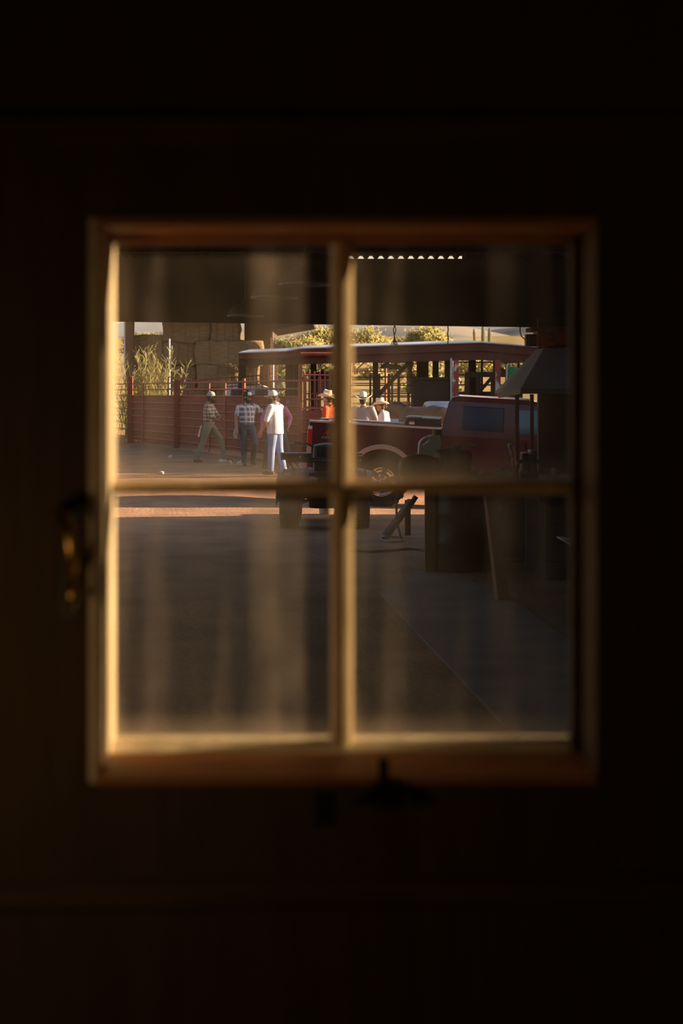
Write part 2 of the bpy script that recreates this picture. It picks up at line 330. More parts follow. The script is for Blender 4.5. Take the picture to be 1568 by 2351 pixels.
# ---- dark room with the window
Y0, Y1 = 2.40, 2.60
XL, XR, ZB, ZT = -.4146, .4300, 1.103, 2.031
wf = MB()
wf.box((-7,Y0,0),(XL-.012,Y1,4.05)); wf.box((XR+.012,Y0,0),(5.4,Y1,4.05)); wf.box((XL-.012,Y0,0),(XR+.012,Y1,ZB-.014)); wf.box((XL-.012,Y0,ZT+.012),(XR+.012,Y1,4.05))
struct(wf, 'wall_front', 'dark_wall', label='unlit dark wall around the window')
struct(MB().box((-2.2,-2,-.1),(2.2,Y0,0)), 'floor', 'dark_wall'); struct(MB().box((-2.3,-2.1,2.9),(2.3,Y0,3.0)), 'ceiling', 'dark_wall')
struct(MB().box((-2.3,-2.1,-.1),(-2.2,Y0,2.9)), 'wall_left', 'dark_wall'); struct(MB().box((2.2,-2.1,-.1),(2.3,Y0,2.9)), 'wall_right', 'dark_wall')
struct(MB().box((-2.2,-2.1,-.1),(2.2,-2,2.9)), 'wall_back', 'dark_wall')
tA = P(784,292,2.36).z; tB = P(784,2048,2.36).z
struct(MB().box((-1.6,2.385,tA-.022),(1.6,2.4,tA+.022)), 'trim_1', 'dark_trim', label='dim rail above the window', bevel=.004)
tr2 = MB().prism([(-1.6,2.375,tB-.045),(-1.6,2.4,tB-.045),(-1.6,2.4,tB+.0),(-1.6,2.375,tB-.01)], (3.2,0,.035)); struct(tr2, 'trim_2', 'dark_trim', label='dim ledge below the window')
win = thing('window_1', (0,2.57,ZB), 'four pane window with dusty glass and cream bars', kind='structure')
YG = 2.581
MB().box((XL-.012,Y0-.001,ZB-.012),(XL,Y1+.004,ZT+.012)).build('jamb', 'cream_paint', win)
MB().box((XR,Y0-.001,ZB-.012),(XR+.012,Y1+.004,ZT+.012)).build('jamb', 'dark_trim', win)  # dark colour paints in the shade of the right jamb
MB().box((XL,Y0-.001,ZT),(XR,Y1+.004,ZT+.012)).build('head', 'orange_wood', win)
MB().box((XL,Y0-.004,ZB-.014),(XR,2.548,ZB)).build('stool', 'orange_wood', win)
MB().prism([(XL,2.548,ZB-.014),(XL,2.548,ZB+.002),(XL,2.59,ZB+.016),(XL,2.64,ZB+.010),(XL,2.64,ZB-.014)], (XR-XL,0,0)).build('sill', 'cream_paint', win)
MB().box((XR-.016,2.545,ZB),(XR,2.59,ZT)).build('stile', 'dark_trim', win)  # coloured dark to stand for the unlit right side
MB().box((XL,2.55,ZT-.012),(XR-.016,2.59,ZT)).build('top_rail', 'orange_wood', win)
ZM = P(784,1119,YG).z
def muntin(a, b, w, side):
    a, b, side = Vector(a), Vector(b), Vector(side); prof = [(-.5,.012),(-.5,.0),(-.34,-.017),(-.1,-.024),(.1,-.024),(.34,-.017),(.5,0),(.5,.012)]
    poly = [a+side*u*w+V(0,v,0) for u, v in prof]; return MB().prism(poly, b-a)
XM = 0.0
muntin((XM,YG,ZB+.006),(XM,YG,ZT-.01),.041,(1,0,0)).build('muntin', 'tan_paint', win)
muntin((XL,YG,ZM),(XR-.014,YG,ZM),.024,(0,0,1)).build('muntin', 'tan_paint', win)
for xa, xb in ((XL+.001,XM-.0195),(XM+.0195,XR-.017)):
    for za, zb in ((ZB+.016,ZM-.0115),(ZM+.0115,ZT-.0125)):
        p = MB().box((xa,YG+.004,za),(xb,YG+.0055,zb)); o = p.build('pane', 'dusty_glass', win, org=(xa-.37, YG, za)); o.location = Vector((xa-.37,YG,za))-win.location
# ---- shop shell
HD = 17.0; hb = P(784,746,HD).z; ht = P(784,594,HD).z
hdr = MB(); hx = [-6.6,5.3]
zl, zr = P(270,738,HD).z+.0, P(1310,752,HD).z
sl_ = (zr-zl)/((1310-270)*HD/F)
def hzb(x): return P(270,738,HD).z+sl_*(x-(270-CX)*HD/F)
hdr.prism([(hx[0],HD,hzb(hx[0])),(hx[1],HD,hzb(hx[1])),(hx[1],HD,ht),(hx[0],HD,ht)], (0,.09,0))
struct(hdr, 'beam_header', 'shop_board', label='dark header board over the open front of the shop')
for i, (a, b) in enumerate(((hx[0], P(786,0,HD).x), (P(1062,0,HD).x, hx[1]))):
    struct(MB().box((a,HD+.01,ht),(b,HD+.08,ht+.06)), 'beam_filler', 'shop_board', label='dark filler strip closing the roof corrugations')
roof = MB(); per = .1203; ncol = int(12.2/(per/4)); x0 = -6.7
pts = []
for k, y in enumerate((2.5, 10, HD+.09)):
    zc = [3.95, 3.66, ht+.0][k]
    for i in range(ncol):
        ph = (i % 4); zz = (0, 0, .040, .040)[ph]; xx = x0+i*per/4+(.012 if ph in (0,2) else -.012)*0
        pts.append((xx, y, zc+zz))
roof.add(pts, [(r*ncol+i, r*ncol+i+1, (r+1)*ncol+i+1, (r+1)*ncol+i) for r in range(2) for i in range(ncol-1)])
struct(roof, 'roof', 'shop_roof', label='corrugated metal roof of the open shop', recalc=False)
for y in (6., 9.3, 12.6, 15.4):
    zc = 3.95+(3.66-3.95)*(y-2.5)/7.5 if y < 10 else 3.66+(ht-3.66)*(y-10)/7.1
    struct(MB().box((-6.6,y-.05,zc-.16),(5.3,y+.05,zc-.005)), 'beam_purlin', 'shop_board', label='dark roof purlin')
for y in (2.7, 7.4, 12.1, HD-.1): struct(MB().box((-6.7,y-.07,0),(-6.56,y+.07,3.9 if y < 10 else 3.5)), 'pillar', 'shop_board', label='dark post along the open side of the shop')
RX = 5.3
oy0, oy1, oz0, oz1 = 3.358, 3.62, 2.30, 3.62     # added slot, out of view, that lets the low sun reach the window
ws = MB(); ws.box((RX,2.6,0),(RX+.1,oy0,4.0)); ws.box((RX,oy1,0),(RX+.1,21.12,4.0)); ws.box((RX,oy0,0),(RX+.1,oy1,oz0)); ws.box((RX,oy0,oz1),(RX+.1,oy1,4.0))  # lengthened beyond the shop front to cast shade on the yard
sg = bpy.data.materials.new('sun_filter'); sg.use_nodes = True; nt_ = sg.node_tree; nt_.nodes.clear()  # tinted pane added in the slot to weaken the sun beam
o_ = nt_.nodes.new('ShaderNodeOutputMaterial'); t_ = nt_.nodes.new('ShaderNodeBsdfTransparent'); t_.inputs[0].default_value = (.72,.69,.62,1); nt_.links.new(t_.outputs[0], o_.inputs[0]); MATS['sun_filter'] = sg
struct(MB().box((RX+.045,oy0,oz0),(RX+.05,oy1,oz1)), 'sun_filter_pane', 'sun_filter', label='added unseen pane dimming the sun beam to the window')
struct(ws, 'wall_shop_right', 'shop_board', label='side wall of the shop, run past its front to shade the yard')
pz = MB().box((P(1236,0,16.3).x,16.3,0),(RX,16.4,hb+.05)); struct(pz, 'wall_partition', 'plywood', label='brown plywood partition behind the forge hood')
struct(MB().box((15,34.2,0),(22,60,6.6)), 'wall_shade_caster', 'red_paint', label='added wall out of view that shades the fence and two men')  # unseen wall added to cast shade over the fence

# ================================================================== ROOM THINGS
h = thing('pull_handle', P(160,1280,2.4), 'curved brass pull handle on the dark wall beside the window', 'handle')
MB().tube([P(136,1176,2.396),P(141,1180,2.35),P(152,1205,2.335),P(162,1240,2.33),P(166,1280,2.335),P(165,1306,2.35),P(164,1312,2.396)], [.009,.011,.012,.012,.012,.011,.009], 10).build('grip', 'brass', h)
MB().tube([P(165,1334,2.345),P(166,1350,2.335),P(166,1375,2.335),P(165,1392,2.35)], [.007,.0115,.0115,.007], 10).build('thumb_latch', 'brass', h)
MB().box(tuple(P(138,1420,2.4)-V(0,.006,0)), tuple(P(186,1150,2.4))).build('back_plate', 'dark_iron', h, bevel=.002)
l = thing('latch', P(840,1850,2.4), 'dim iron latch with arched bail under the window sill', 'latch')
MB().box(tuple(P(722,1895,2.4)-V(0,.008,0)), tuple(P(760,1815,2.4))).build('plate', 'dark_iron', l, bevel=.002)
MB().tube([P(815+ i*14.5, 1838-38*math.sin(PI*i/10), 2.385) for i in range(11)], .009, 8).build('bail', 'dark_iron', l)
MB().box(tuple(P(868,1850,2.4)-V(0,.02,0)), tuple(P(892,1735,2.4))).build('hasp', 'dark_iron', l, bevel=.002)
BX = V(-.78,1.72,1.28)
bl = thing('fill_bulb', V(BX.x,BX.y,2.9), 'added fill bulb, out of view, lighting the window head and handle', 'lamp')  # added light source for the window head and handle, never in view
MB().tube([V(BX.x,BX.y,2.9),BX+V(0,0,.16)], .006, 6).build('cord', 'black_plastic', bl)  # cord of the added fill bulb
MB().lathe(BX+V(0,0,.08), [(.0,.09),(.018,.09),(.02,.05),(.018,.04)], 12).build('fill_socket', 'black_plastic', bl)
MB().ell(BX+V(0,0,.07), (.03,.03,.045)).build('bulb', 'fill_glow', bl)  # glowing body of the added fill bulb
pl = bpy.data.lights.new('fill_light', 'POINT'); pl.energy = 2.2; pl.color = (1,.60,.27); pl.shadow_soft_size = .05
po = bpy.data.objects.new('fill_light', pl); COL.objects.link(po); po.location = BX-V(0,0,.04)
BY = V(1.3,-.9,1.75)
b2 = thing('fill_bulb', V(BY.x,BY.y,2.9), 'added fill bulb behind the camera lifting the dark room', 'lamp')  # second added bulb, raising the black level of the room
MB().tube([V(BY.x,BY.y,2.9),BY+V(0,0,.16)], .006, 6).build('cord', 'black_plastic', b2)  # cord of the second added fill bulb
MB().lathe(BY+V(0,0,.08), [(.0,.09),(.018,.09),(.02,.05),(.018,.04)], 12).build('fill_socket', 'black_plastic', b2)
MB().ell(BY+V(0,0,.07), (.03,.03,.045)).build('bulb', 'fill_glow', b2)  # glowing body of the second added fill bulb
pl2 = pl.copy(); pl2.energy = 5; po2 = bpy.data.objects.new('fill_light', pl2); COL.objects.link(po2); po2.location = BY-V(0,0,.04)

# ================================================================== TRUCK (local frame: x forward, y away from the camera, z up, origin at rear near wheel contact)
def wheel_parts(root, c, r, w, n=22, rim='chrome', lug=True):
    """wheel axis along y, c = centre of the near face"""
    x, y, z = c
    mb = MB().lathe((x,y,z), [(r*.60,0),(r*.74,-.012),(r*.93,-.006),(r,.03),(r,w-.03),(r*.93,w+.006),(r*.6,w)], n, axis=(0,1,0))
    if lug:
        for i in range(n):
            a = 2*PI*i/n; e = V(math.cos(a),0,math.sin(a)); mb.bar(V(x,y+.02,z)+e*r*1.0, V(x,y+w*.5,z)+e*r*1.0, .05, .024, up=e)
    t = mb.build('tyre', 'tyre', root)
    hub = MB().lathe((x,y+.03,z), [(0,.0),(r*.16,.0),(r*.18,.02),(r*.5,.03),(r*.60,-.02),(r*.62,.04)], n, axis=(0,1,0))
    for i in range(6):
        a = 2*PI*i/6+.3; e = V(math.cos(a),0,math.sin(a)); hub.bar(V(x,y+.025,z)+e*r*.15, V(x,y+.025,z)+e*r*.56, r*.17, .03, up=(0,1,0))
    hub.build('hub', rim, t)
    return t
def arc(cx, cz, r, a0, a1, n): return [(cx+r*math.cos(a0+(a1-a0)*i/n), cz+r*math.sin(a0+(a1-a0)*i/n)) for i in range(n+1)]
def pickup(name, label, paint, wheels=True, flare=None, W=1.86, rz=1.24, top=1.76, cab0=2.0, glass='tint_glass', group=None):
    t = thing(name, (0,0,0), label, 'truck', group, local=True)
    wr, rx, fx, L = .395, 1.135, 4.62, 5.45
    ar = .475; zc = wr+.03; sill = .42
    lo = [(0,.55)]+[(rx-ar*1.0,.50)]+arc(rx,zc,ar,PI*.96,PI*.04,14)+[(rx+ar,sill)]+[(fx-ar,sill)]+arc(fx,zc,ar,PI*.96,PI*.04,14)+[(fx+ar,.5),(L,.52),(L+.02,.95),(L-.08,1.06),(cab0+1.85,1.15),(cab0+1.8,1.16),(cab0,1.16)]
    # bed and lower body: side skins with wheel openings, floor, tailgate
    def side(y0, y1):
        poly = lo[:-1]+[(cab0,1.16),(cab0,rz),(0.02,rz+.005)]
        return MB().prism([(x,y0,z) for x, z in poly], (0,y1-y0,0))
    a = side(0,.07).build('body_side', paint, t); b = side(W-.07,W).build('body_side', paint, t)
    MB().box((.0,.07,.62),(cab0,W-.07,.70)).build('bed_floor', 'black_plastic', t)
    MB().prism([(0,.07,.62),(0,.07,rz),(.07,.07,rz),(.07,.07,.62)], (0,W-.14,0)).build('tailgate', paint, t)
    MB().box((cab0-.06,.07,.62),(cab0,W-.07,rz)).build('bed_bulkhead', paint, t)
    for y in (-.012, W-.10): MB().box((-.01,y,rz-.004),(cab0-.01,y+.112,rz+.03)).build('bed_rail', 'sun_glare_paint' if flare else paint, t, bevel=.012)  # flared truck gets rail tops with sun glare in their colour
    # hood, cab floor, firewall
    MB().prism([(cab0+1.85,.07,.5),(L-.02,.07,.56),(L,.07,.93),(L-.1,.07,1.05),(cab0+1.85,.07,1.14)], (0,W-.14,0)).build('hood', paint, t, bevel=.02)
    MB().box((cab0,.07,.42),(cab0+1.9,W-.07,.55)).build('cab_floor', 'black_plastic', t)
    # upper cab: pillars and roof with slight tumblehome
    tb = .11; zt = top
    roofp = [(cab0+.10,zt-.10),(cab0+.13,zt-.03),(cab0+.22,zt),(cab0+1.28,zt),(cab0+1.42,zt-.03),(cab0+1.50,zt-.08)]
    MB().prism([(x,tb,z) for x, z in roofp], (0,W-2*tb,0)).build('roof', paint, t, bevel=.018)
    if flare: MB().prism([(cab0+.17,tb-.004,zt-.022),(cab0+.24,tb-.004,zt-.004),(cab0+1.28,tb-.004,zt-.004),(cab0+1.40,tb-.004,zt-.03),(cab0+1.40,tb+.05,zt-.012),(cab0+1.28,tb+.05,zt+.016),(cab0+.24,tb+.05,zt+.016)], (0,W-2*tb-.05,0)).build('roof_glare', 'sun_glare_paint', t)  # thin pale sheet painting the sun glare along the cab roof
    for yb, yt, s in ((0.0,tb,1),(W,W-tb,-1)):
        th = .05*s
        def pane(poly, nm, m, off=0, par=t):
            q = []
            for x, z in poly:
                k = (z-1.16)/(zt-.09-1.16); q.append(V(x, yb+(yt-yb)*k+off*s, z))
            return MB().prism(q, (0,th,0)).build(nm, m, par)
        z0, z1 = 1.15, zt-.085; w0, w1 = 1.245, zt-.15
        c = cab0
        pane([(c,z0),(c+.30,z0),(c+.31,z1),(c+.10,z1)], 'rear_pillar', paint)
        pane([(c+.30,z0),(c+.93,z0),(c+.93,w0),(c+.30,w0)], 'door_top', paint)
        pane([(c+.30,w1),(c+.93,w1),(c+.93,z1),(c+.31,z1)], 'window_header', paint)
        d1 = pane([(c+.30,w0),(c+.92,w0),(c+.92,w1),(c+.30,w1)], 'side_window', glass, .02)
        pane([(c+.93,z0),(c+1.13,z0),(c+1.13,z1),(c+.93,z1)], 'middle_pillar', paint)
        pane([(c+1.13,z0),(c+1.86,z0),(c+1.80,w0),(c+1.13,w0)], 'door_top', paint)
        pane([(c+1.13,w0),(c+1.79,w0),(c+1.47,w1),(c+1.13,w1)], 'side_window', 'blue_glass' if glass == 'tint_glass' else glass, .02)
        pane([(c+1.13,w1),(c+1.47,w1),(c+1.52,z1),(c+1.13,z1)], 'window_header', paint)
        pane([(c+1.79,w0),(c+1.86,z0),(c+1.90,z0),(c+1.55,z1),(c+1.50,z1)], 'front_pillar', paint)
    MB().prism([(cab0+1.86,.1,1.15),(cab0+1.52,.15,zt-.09),(cab0+1.52,W-.15,zt-.09),(cab0+1.86,W-.1,1.15)], (.012,0,.006)).build('windshield', glass, t)
    MB().prism([(cab0+.01,.1,1.15),(cab0+.11,.15,zt-.1),(cab0+.11,W-.15,zt-.1),(cab0+.01,W-.1,1.15)], (-.02,0,0)).build('rear_window', glass, t)
    for x in (cab0+.31, cab0+.98, cab0+1.86):                                              # door gaps drawn as slim recessed seams
        MB().box((x-.006,-.004,.55),(x+.006,.004,1.16)).build('door_seam', 'black_plastic', t)
    MB().prism([(0,-.006,.965),(L-.1,-.006,.965),(L-.1,-.006,.985),(0,-.006,.985)], (0,.01,0)).build('body_crease', paint, t)
    MB().box((cab0+.42,-.03,1.02),(cab0+.54,0,1.05)).build('door_handle', 'black_plastic', t, bevel=.006)
    if flare:
        for cx in (rx, fx):
            pi = arc(cx, zc, ar-.006, -PI*.03, PI*1.03, 18); poo = arc(cx, zc, ar+.065, -PI*.03, PI*1.03, 18)
            mb = MB()
            n = len(pi)
            vs = [(x,-.05,z) for x, z in pi]+[(x,-.05,z) for x, z in poo]+[(x,.02,z) for x, z in pi]+[(x,.02,z) for x, z in poo]
            fs = []
            for i in range(n-1): fs += [(i,i+1,n+i+1,n+i),(2*n+i,3*n+i,3*n+i+1,2*n+i+1),(i,2*n+i,2*n+i+1,i+1),(n+i,n+i+1,3*n+i+1,3*n+i)]
            fs += [(0,n,3*n,2*n),(n-1,3*n-1,4*n-1,2*n-1)]
            mb.add(vs, fs, False); mb.build('wheel_flare', flare, t)
        MB().box((rx-.58,.08,.45),(rx+.58,.62,.98)).build('wheel_well', 'black_plastic', t)
    for cx in (rx, fx):
        wheel_parts(t, (cx, .02, wr), wr, .25); 
        MB().lathe((cx,W-.27,wr), [(.0,0),(wr*.93,0),(wr,.04),(wr,.21),(wr*.93,.25),(0,.25)], 20, axis=(0,1,0)).build('tyre', 'tyre', t)
        MB().tube([(cx,.2,wr),(cx,W-.2,wr)], .05, 8).build('axle', 'dark_iron', t)
    MB().box((-.12,.0,.50),(.0,W,.68)).build('rear_bumper', 'truck_tan' if flare else 'chrome', t, bevel=.03)
    MB().box((L,.0,.48),(L+.12,W,.68)).build('front_bumper', 'chrome', t, bevel=.03)
    tl = MB().box((-.022,-.012,.88),(.055,.05,1.13)).build('tail_light', 'red_lens', t, bevel=.012)
    MB().box((-.018,-.014,1.13),(.05,.05,1.18)).build('lamp_window', 'white_lens', tl, bevel=.01)
    MB().box((-.022,-.012,.70),(.05,.05,.87)).build('corner_panel', 'truck_tan' if flare else paint, t, bevel=.01)
    return t
SC = 21.6/F
trk = pickup('pickup_truck', 'maroon pickup truck with tan wheel flares parked behind the quad bike', 'truck_paint', flare='truck_tan')
TS = 22.6/21.6; trk.location = P(700,1165,22.6)
yaw = math.atan(-.085)
Rm = Matrix.Rotation(yaw,4,'Z') @ Matrix.Translation(V(1.135,0,0)) @ Matrix.Rotation(math.radians(3.2),4,'Y') @ Matrix.Translation(V(-1.135,0,0))
trk.matrix_world = Matrix.Translation(trk.location) @ Matrix.Scale(TS,4) @ Rm
def text(name, body, size, m, parent, loc, rot, sx=1., shear=0., ext=.003):
    c = bpy.data.curves.new(name, 'FONT'); c.body = body; c.size = size; c.extrude = ext; c.shear = shear; c.materials.append(MATS[m])
    o = bpy.data.objects.new(name, c); COL.objects.link(o); o.parent = parent; o.location = loc; o.rotation_euler = rot; o.scale = (sx,1,1)
    me = bpy.data.meshes.new_from_object(o.evaluated_get(bpy.context.evaluated_depsgraph_get())); me.name = name
    n_ = bpy.data.objects.new(name, me); bpy.data.objects.remove(o); n_.name = name; COL.objects.link(n_); n_.parent = parent; n_.location = loc; n_.rotation_euler = rot; n_.scale = (sx,1,1); return n_
text('decal_numeral', '4', .115, 'red_print', trk, (.215,-.004,1.055), (PI/2,0,0), 1.5, .3)
text('decal_cross', 'x', .085, 'grey_print', trk, (.315,-.004,1.055), (PI/2,0,0), 1.2, .3)
text('decal_numeral', '4', .115, 'red_print', trk, (.375,-.004,1.055), (PI/2,0,0), 1.5, .3)
text('decal_lettering', 'OFF ROAD', .048, 'grey_print', trk, (.19,-.004,1.0), (PI/2,0,0), 1.55, .3)
def on_truck(l): return trk.matrix_world @ Vector(l)
# black tool box lying across the bed rails, with a warning sticker
q = trk.matrix_world.to_quaternion().to_euler()
tb = thing('truck_toolbox', on_truck((1.70,.0,1.27)), 'black truck tool box lying across the bed behind the cab', 'tool box', local=True); tb.rotation_euler = q; tb.scale = (TS,)*3
MB().box((-.27,-.01,.0),(.27,1.86,.085)).build('body', 'black_plastic', tb, bevel=.02)
MB().box((-.275,-.015,.085),(.275,1.865,.125)).build('lid', 'black_plastic', tb, bevel=.025)
MB().tube([(-.26,-.02,.02),(-.25,-.025,.09),(-.2,-.025,.125),(.0,-.025,.13)], .012, 8).build('trim_tube', 'grey_steel', tb)
MB().box((-.19,-.014,.02),(-.11,-.0105,.075)).build('sticker', 'white_paint', tb)
MB().box((-.19,-.016,.055),(-.11,-.0142,.075)).build('sticker_band', 'red_print', tb)
bxk = thing('foam_box', on_truck((.42,.25,1.03)), 'small white box standing in the truck bed by the tailgate', 'box', local=True); bxk.rotation_euler = q; bxk.scale = (TS,)*3
MB().box((-.15,0,-.33),(.15,.3,.21)).build('body', 'white_paint', bxk, bevel=.01); MB().box((-.16,-.01,.21),(.16,.31,.25)).build('lid', 'white_paint', bxk, bevel=.01)

# other vehicles glimpsed over the fence
bp = pickup('pickup_truck', 'pale blue pickup truck glimpsed behind the maroon cab', 'blue_paint', glass='blue_glass', W=1.6, rz=1.05, top=1.52)
bp.location = (P(975,0,34.2).x-2.05, 34.2, 0)
wt = pickup('pickup_truck', 'white pickup truck half hidden behind the red corral fence', 'white_paint', W=1.8, rz=1.45, top=2.0)
wt.location = (-6.1, 48.6, 0)

# ================================================================== QUAD BIKE (world coordinates, facing the camera)
D = 18.1
atv = thing('quad_bike', V(P(745,0,D).x, D+.6, 0), 'black quad bike with grey fender panels standing on the dirt', 'quad bike')
ax = P(745,0,D).x
def A(dx, dy, z): return V(ax+dx, D+dy, z)
for yy in (.28, 1.5):
    for s in (-1,1):
        c = A(s*.455, yy, .29); r, w = .29, .25; n = 20
        mb = MB().lathe(c-V(w/2,0,0), [(r*.5,.02),(r*.8,-.0),(r*.95,.02),(r,.06),(r,w-.06),(r*.95,w-.02),(r*.8,w),(r*.5,w-.02)], n, axis=(1,0,0))
        for i in range(n):
            a = 2*PI*i/n; e = V(0,math.cos(a),math.sin(a))
            for q_ in (-1,1): mb.bar(c+V(q_*.02,0,0)+e*r, c+V(q_*.115,0,0)+e*(r*.985), .035, .022, up=e)
        t = mb.build('tyre', 'tyre', atv)
        MB().lathe(c-V(w*.35,0,0), [(0,.06),(.05,.06),(.06,.03),(.14,.03),(.15,0),(.15,w*.7),(.0,w*.7)], 16, axis=(1,0,0)).build('rim', 'grey_steel', t)
MB().lumpy(A(0,.85,.42), (.42,1.5,.34), 6, .01, .25).build('chassis', 'black_plastic', atv)
MB().lumpy(A(0,1.1,.70), (.34,.85,.22), 6, .008, .4).build('seat', 'leather_black', atv)
MB().lumpy(A(.02,.62,.86), (.36,.34,.42), 6, .01, .35).build('steering_pod', 'black_plastic', atv)
MB().lumpy(A(0,.2,.60), (.62,.30,.26), 6, .012, .3).build('front_fairing', 'black_plastic', atv)
for s in (-1,1):
    f = MB(); n = 10; vs = []
    for i in range(n+1):
        a = PI*(.05+.9*i/n); yy, zz = .28-.43*math.cos(a), .30+.44*math.sin(a)
        for x, dz in ((s*.20,.04),(s*.42,.035),(s*.60,-.01),(s*.615,-.06)): vs.append(A(x, yy, zz+dz))
    f.add(vs, [(i*4+j, i*4+j+1, i*4+j+5, i*4+j+4) for i in range(n) for j in range(3)], True)
    o = f.build('fender', 'black_plastic', atv); m_ = o.modifiers.new('s','SOLIDIFY'); m_.thickness = .015
    # grey panel over the fender's front edge
    g = MB(); k = [(.14,.775),(.26,.785),(.40,.765),(.52,.71),(.60,.655)]
    low = [(.14,.725),(.26,.735),(.40,.70),(.52,.635),(.585,.60)]
    g.prism([A(s*x,-.06+.04*i,z) for i, (x,z) in enumerate(k)]+[A(s*x,-.075+.04*(len(low)-1-i),z) for i, (x,z) in enumerate(reversed(low))], (0,.03,0))
    pn = g.build('fender_panel', 'grey_plastic', atv)
    for j, (xa,xb) in enumerate(((.385,.41),(.50,.52))): MB().prism([A(s*xa,-.03,.78),A(s*xb,-.02,.775),A(s*(xb+.02),-.05,.64),A(s*(xa+.02),-.06,.66)],(0,.02,0)).build('panel_slot','black_plastic',pn)
    MB().ell(A(s*.155,-.01,.62), (.07,.04,.055)).build('headlight', 'white_lens', atv)
    MB().tube([A(s*.12,.66,1.00),A(s*.22,.70,1.065),A(s*.36,.78,1.075)], .014, 8).build('handlebar', 'dark_iron', atv)
    MB().tube([A(s*.27,.72,1.07),A(s*.40,.80,1.078)], .022, 8).build('grip', 'black_plastic', atv)
    MB().bar(A(s*.25,.68,1.06),A(s*.25,.58,1.04),.012).build('brake_lever', 'dark_iron', atv)
    MB().tube([A(s*.18,.4,.36),A(s*.38,.3,.29)], .022, 8).build('suspension_arm', 'dark_iron', atv)
    MB().tube([A(s*.15,.42,.62),A(s*.30,.32,.34)], .028, 8).build('shock_absorber', 'grey_steel', atv)
for yy, nm in ((-.02,'front_rack'),(1.25,'rear_rack')):
    r = MB(); zz = .865
    for x in (-.46,-.23,0,.23,.46): r.tube([A(x,yy,zz),A(x,yy+.45,zz)], .012, 6)
    for y_ in (0,.15,.30,.45): r.tube([A(-.48,yy+y_,zz),A(.48,yy+y_,zz)], .012, 6)
    for x in (-.46,.46): r.tube([A(x,yy+.2,zz),A(x*.8,yy+.2,.70)], .012, 6)
    r.tube([A(-.5,yy,zz+.04),A(.5,yy,zz+.04)], .011, 6); r.build(nm, 'black_plastic', atv)
MB().tube([A(-.30,-.10,.33),A(-.28,-.17,.52),A(.28,-.17,.52),A(.30,-.10,.33)], .018, 8).build('front_bumper', 'dark_iron', atv)
cb = thing('ammo_box', A(-.36,.12,.89), 'small dark box strapped on the front rack of the quad bike', 'box')
MB().box(tuple(A(-.56,.05,.882)), tuple(A(-.18,.30,.955))).build('body','black_plastic',cb,bevel=.012); MB().box(tuple(A(-.57,.04,.955)), tuple(A(-.17,.31,.97))).build('lid','grey_steel',cb,bevel=.006)
MB().ell(A(-.31,.035,.92),(.014,.012,.016)).build('clasp','chrome',cb)

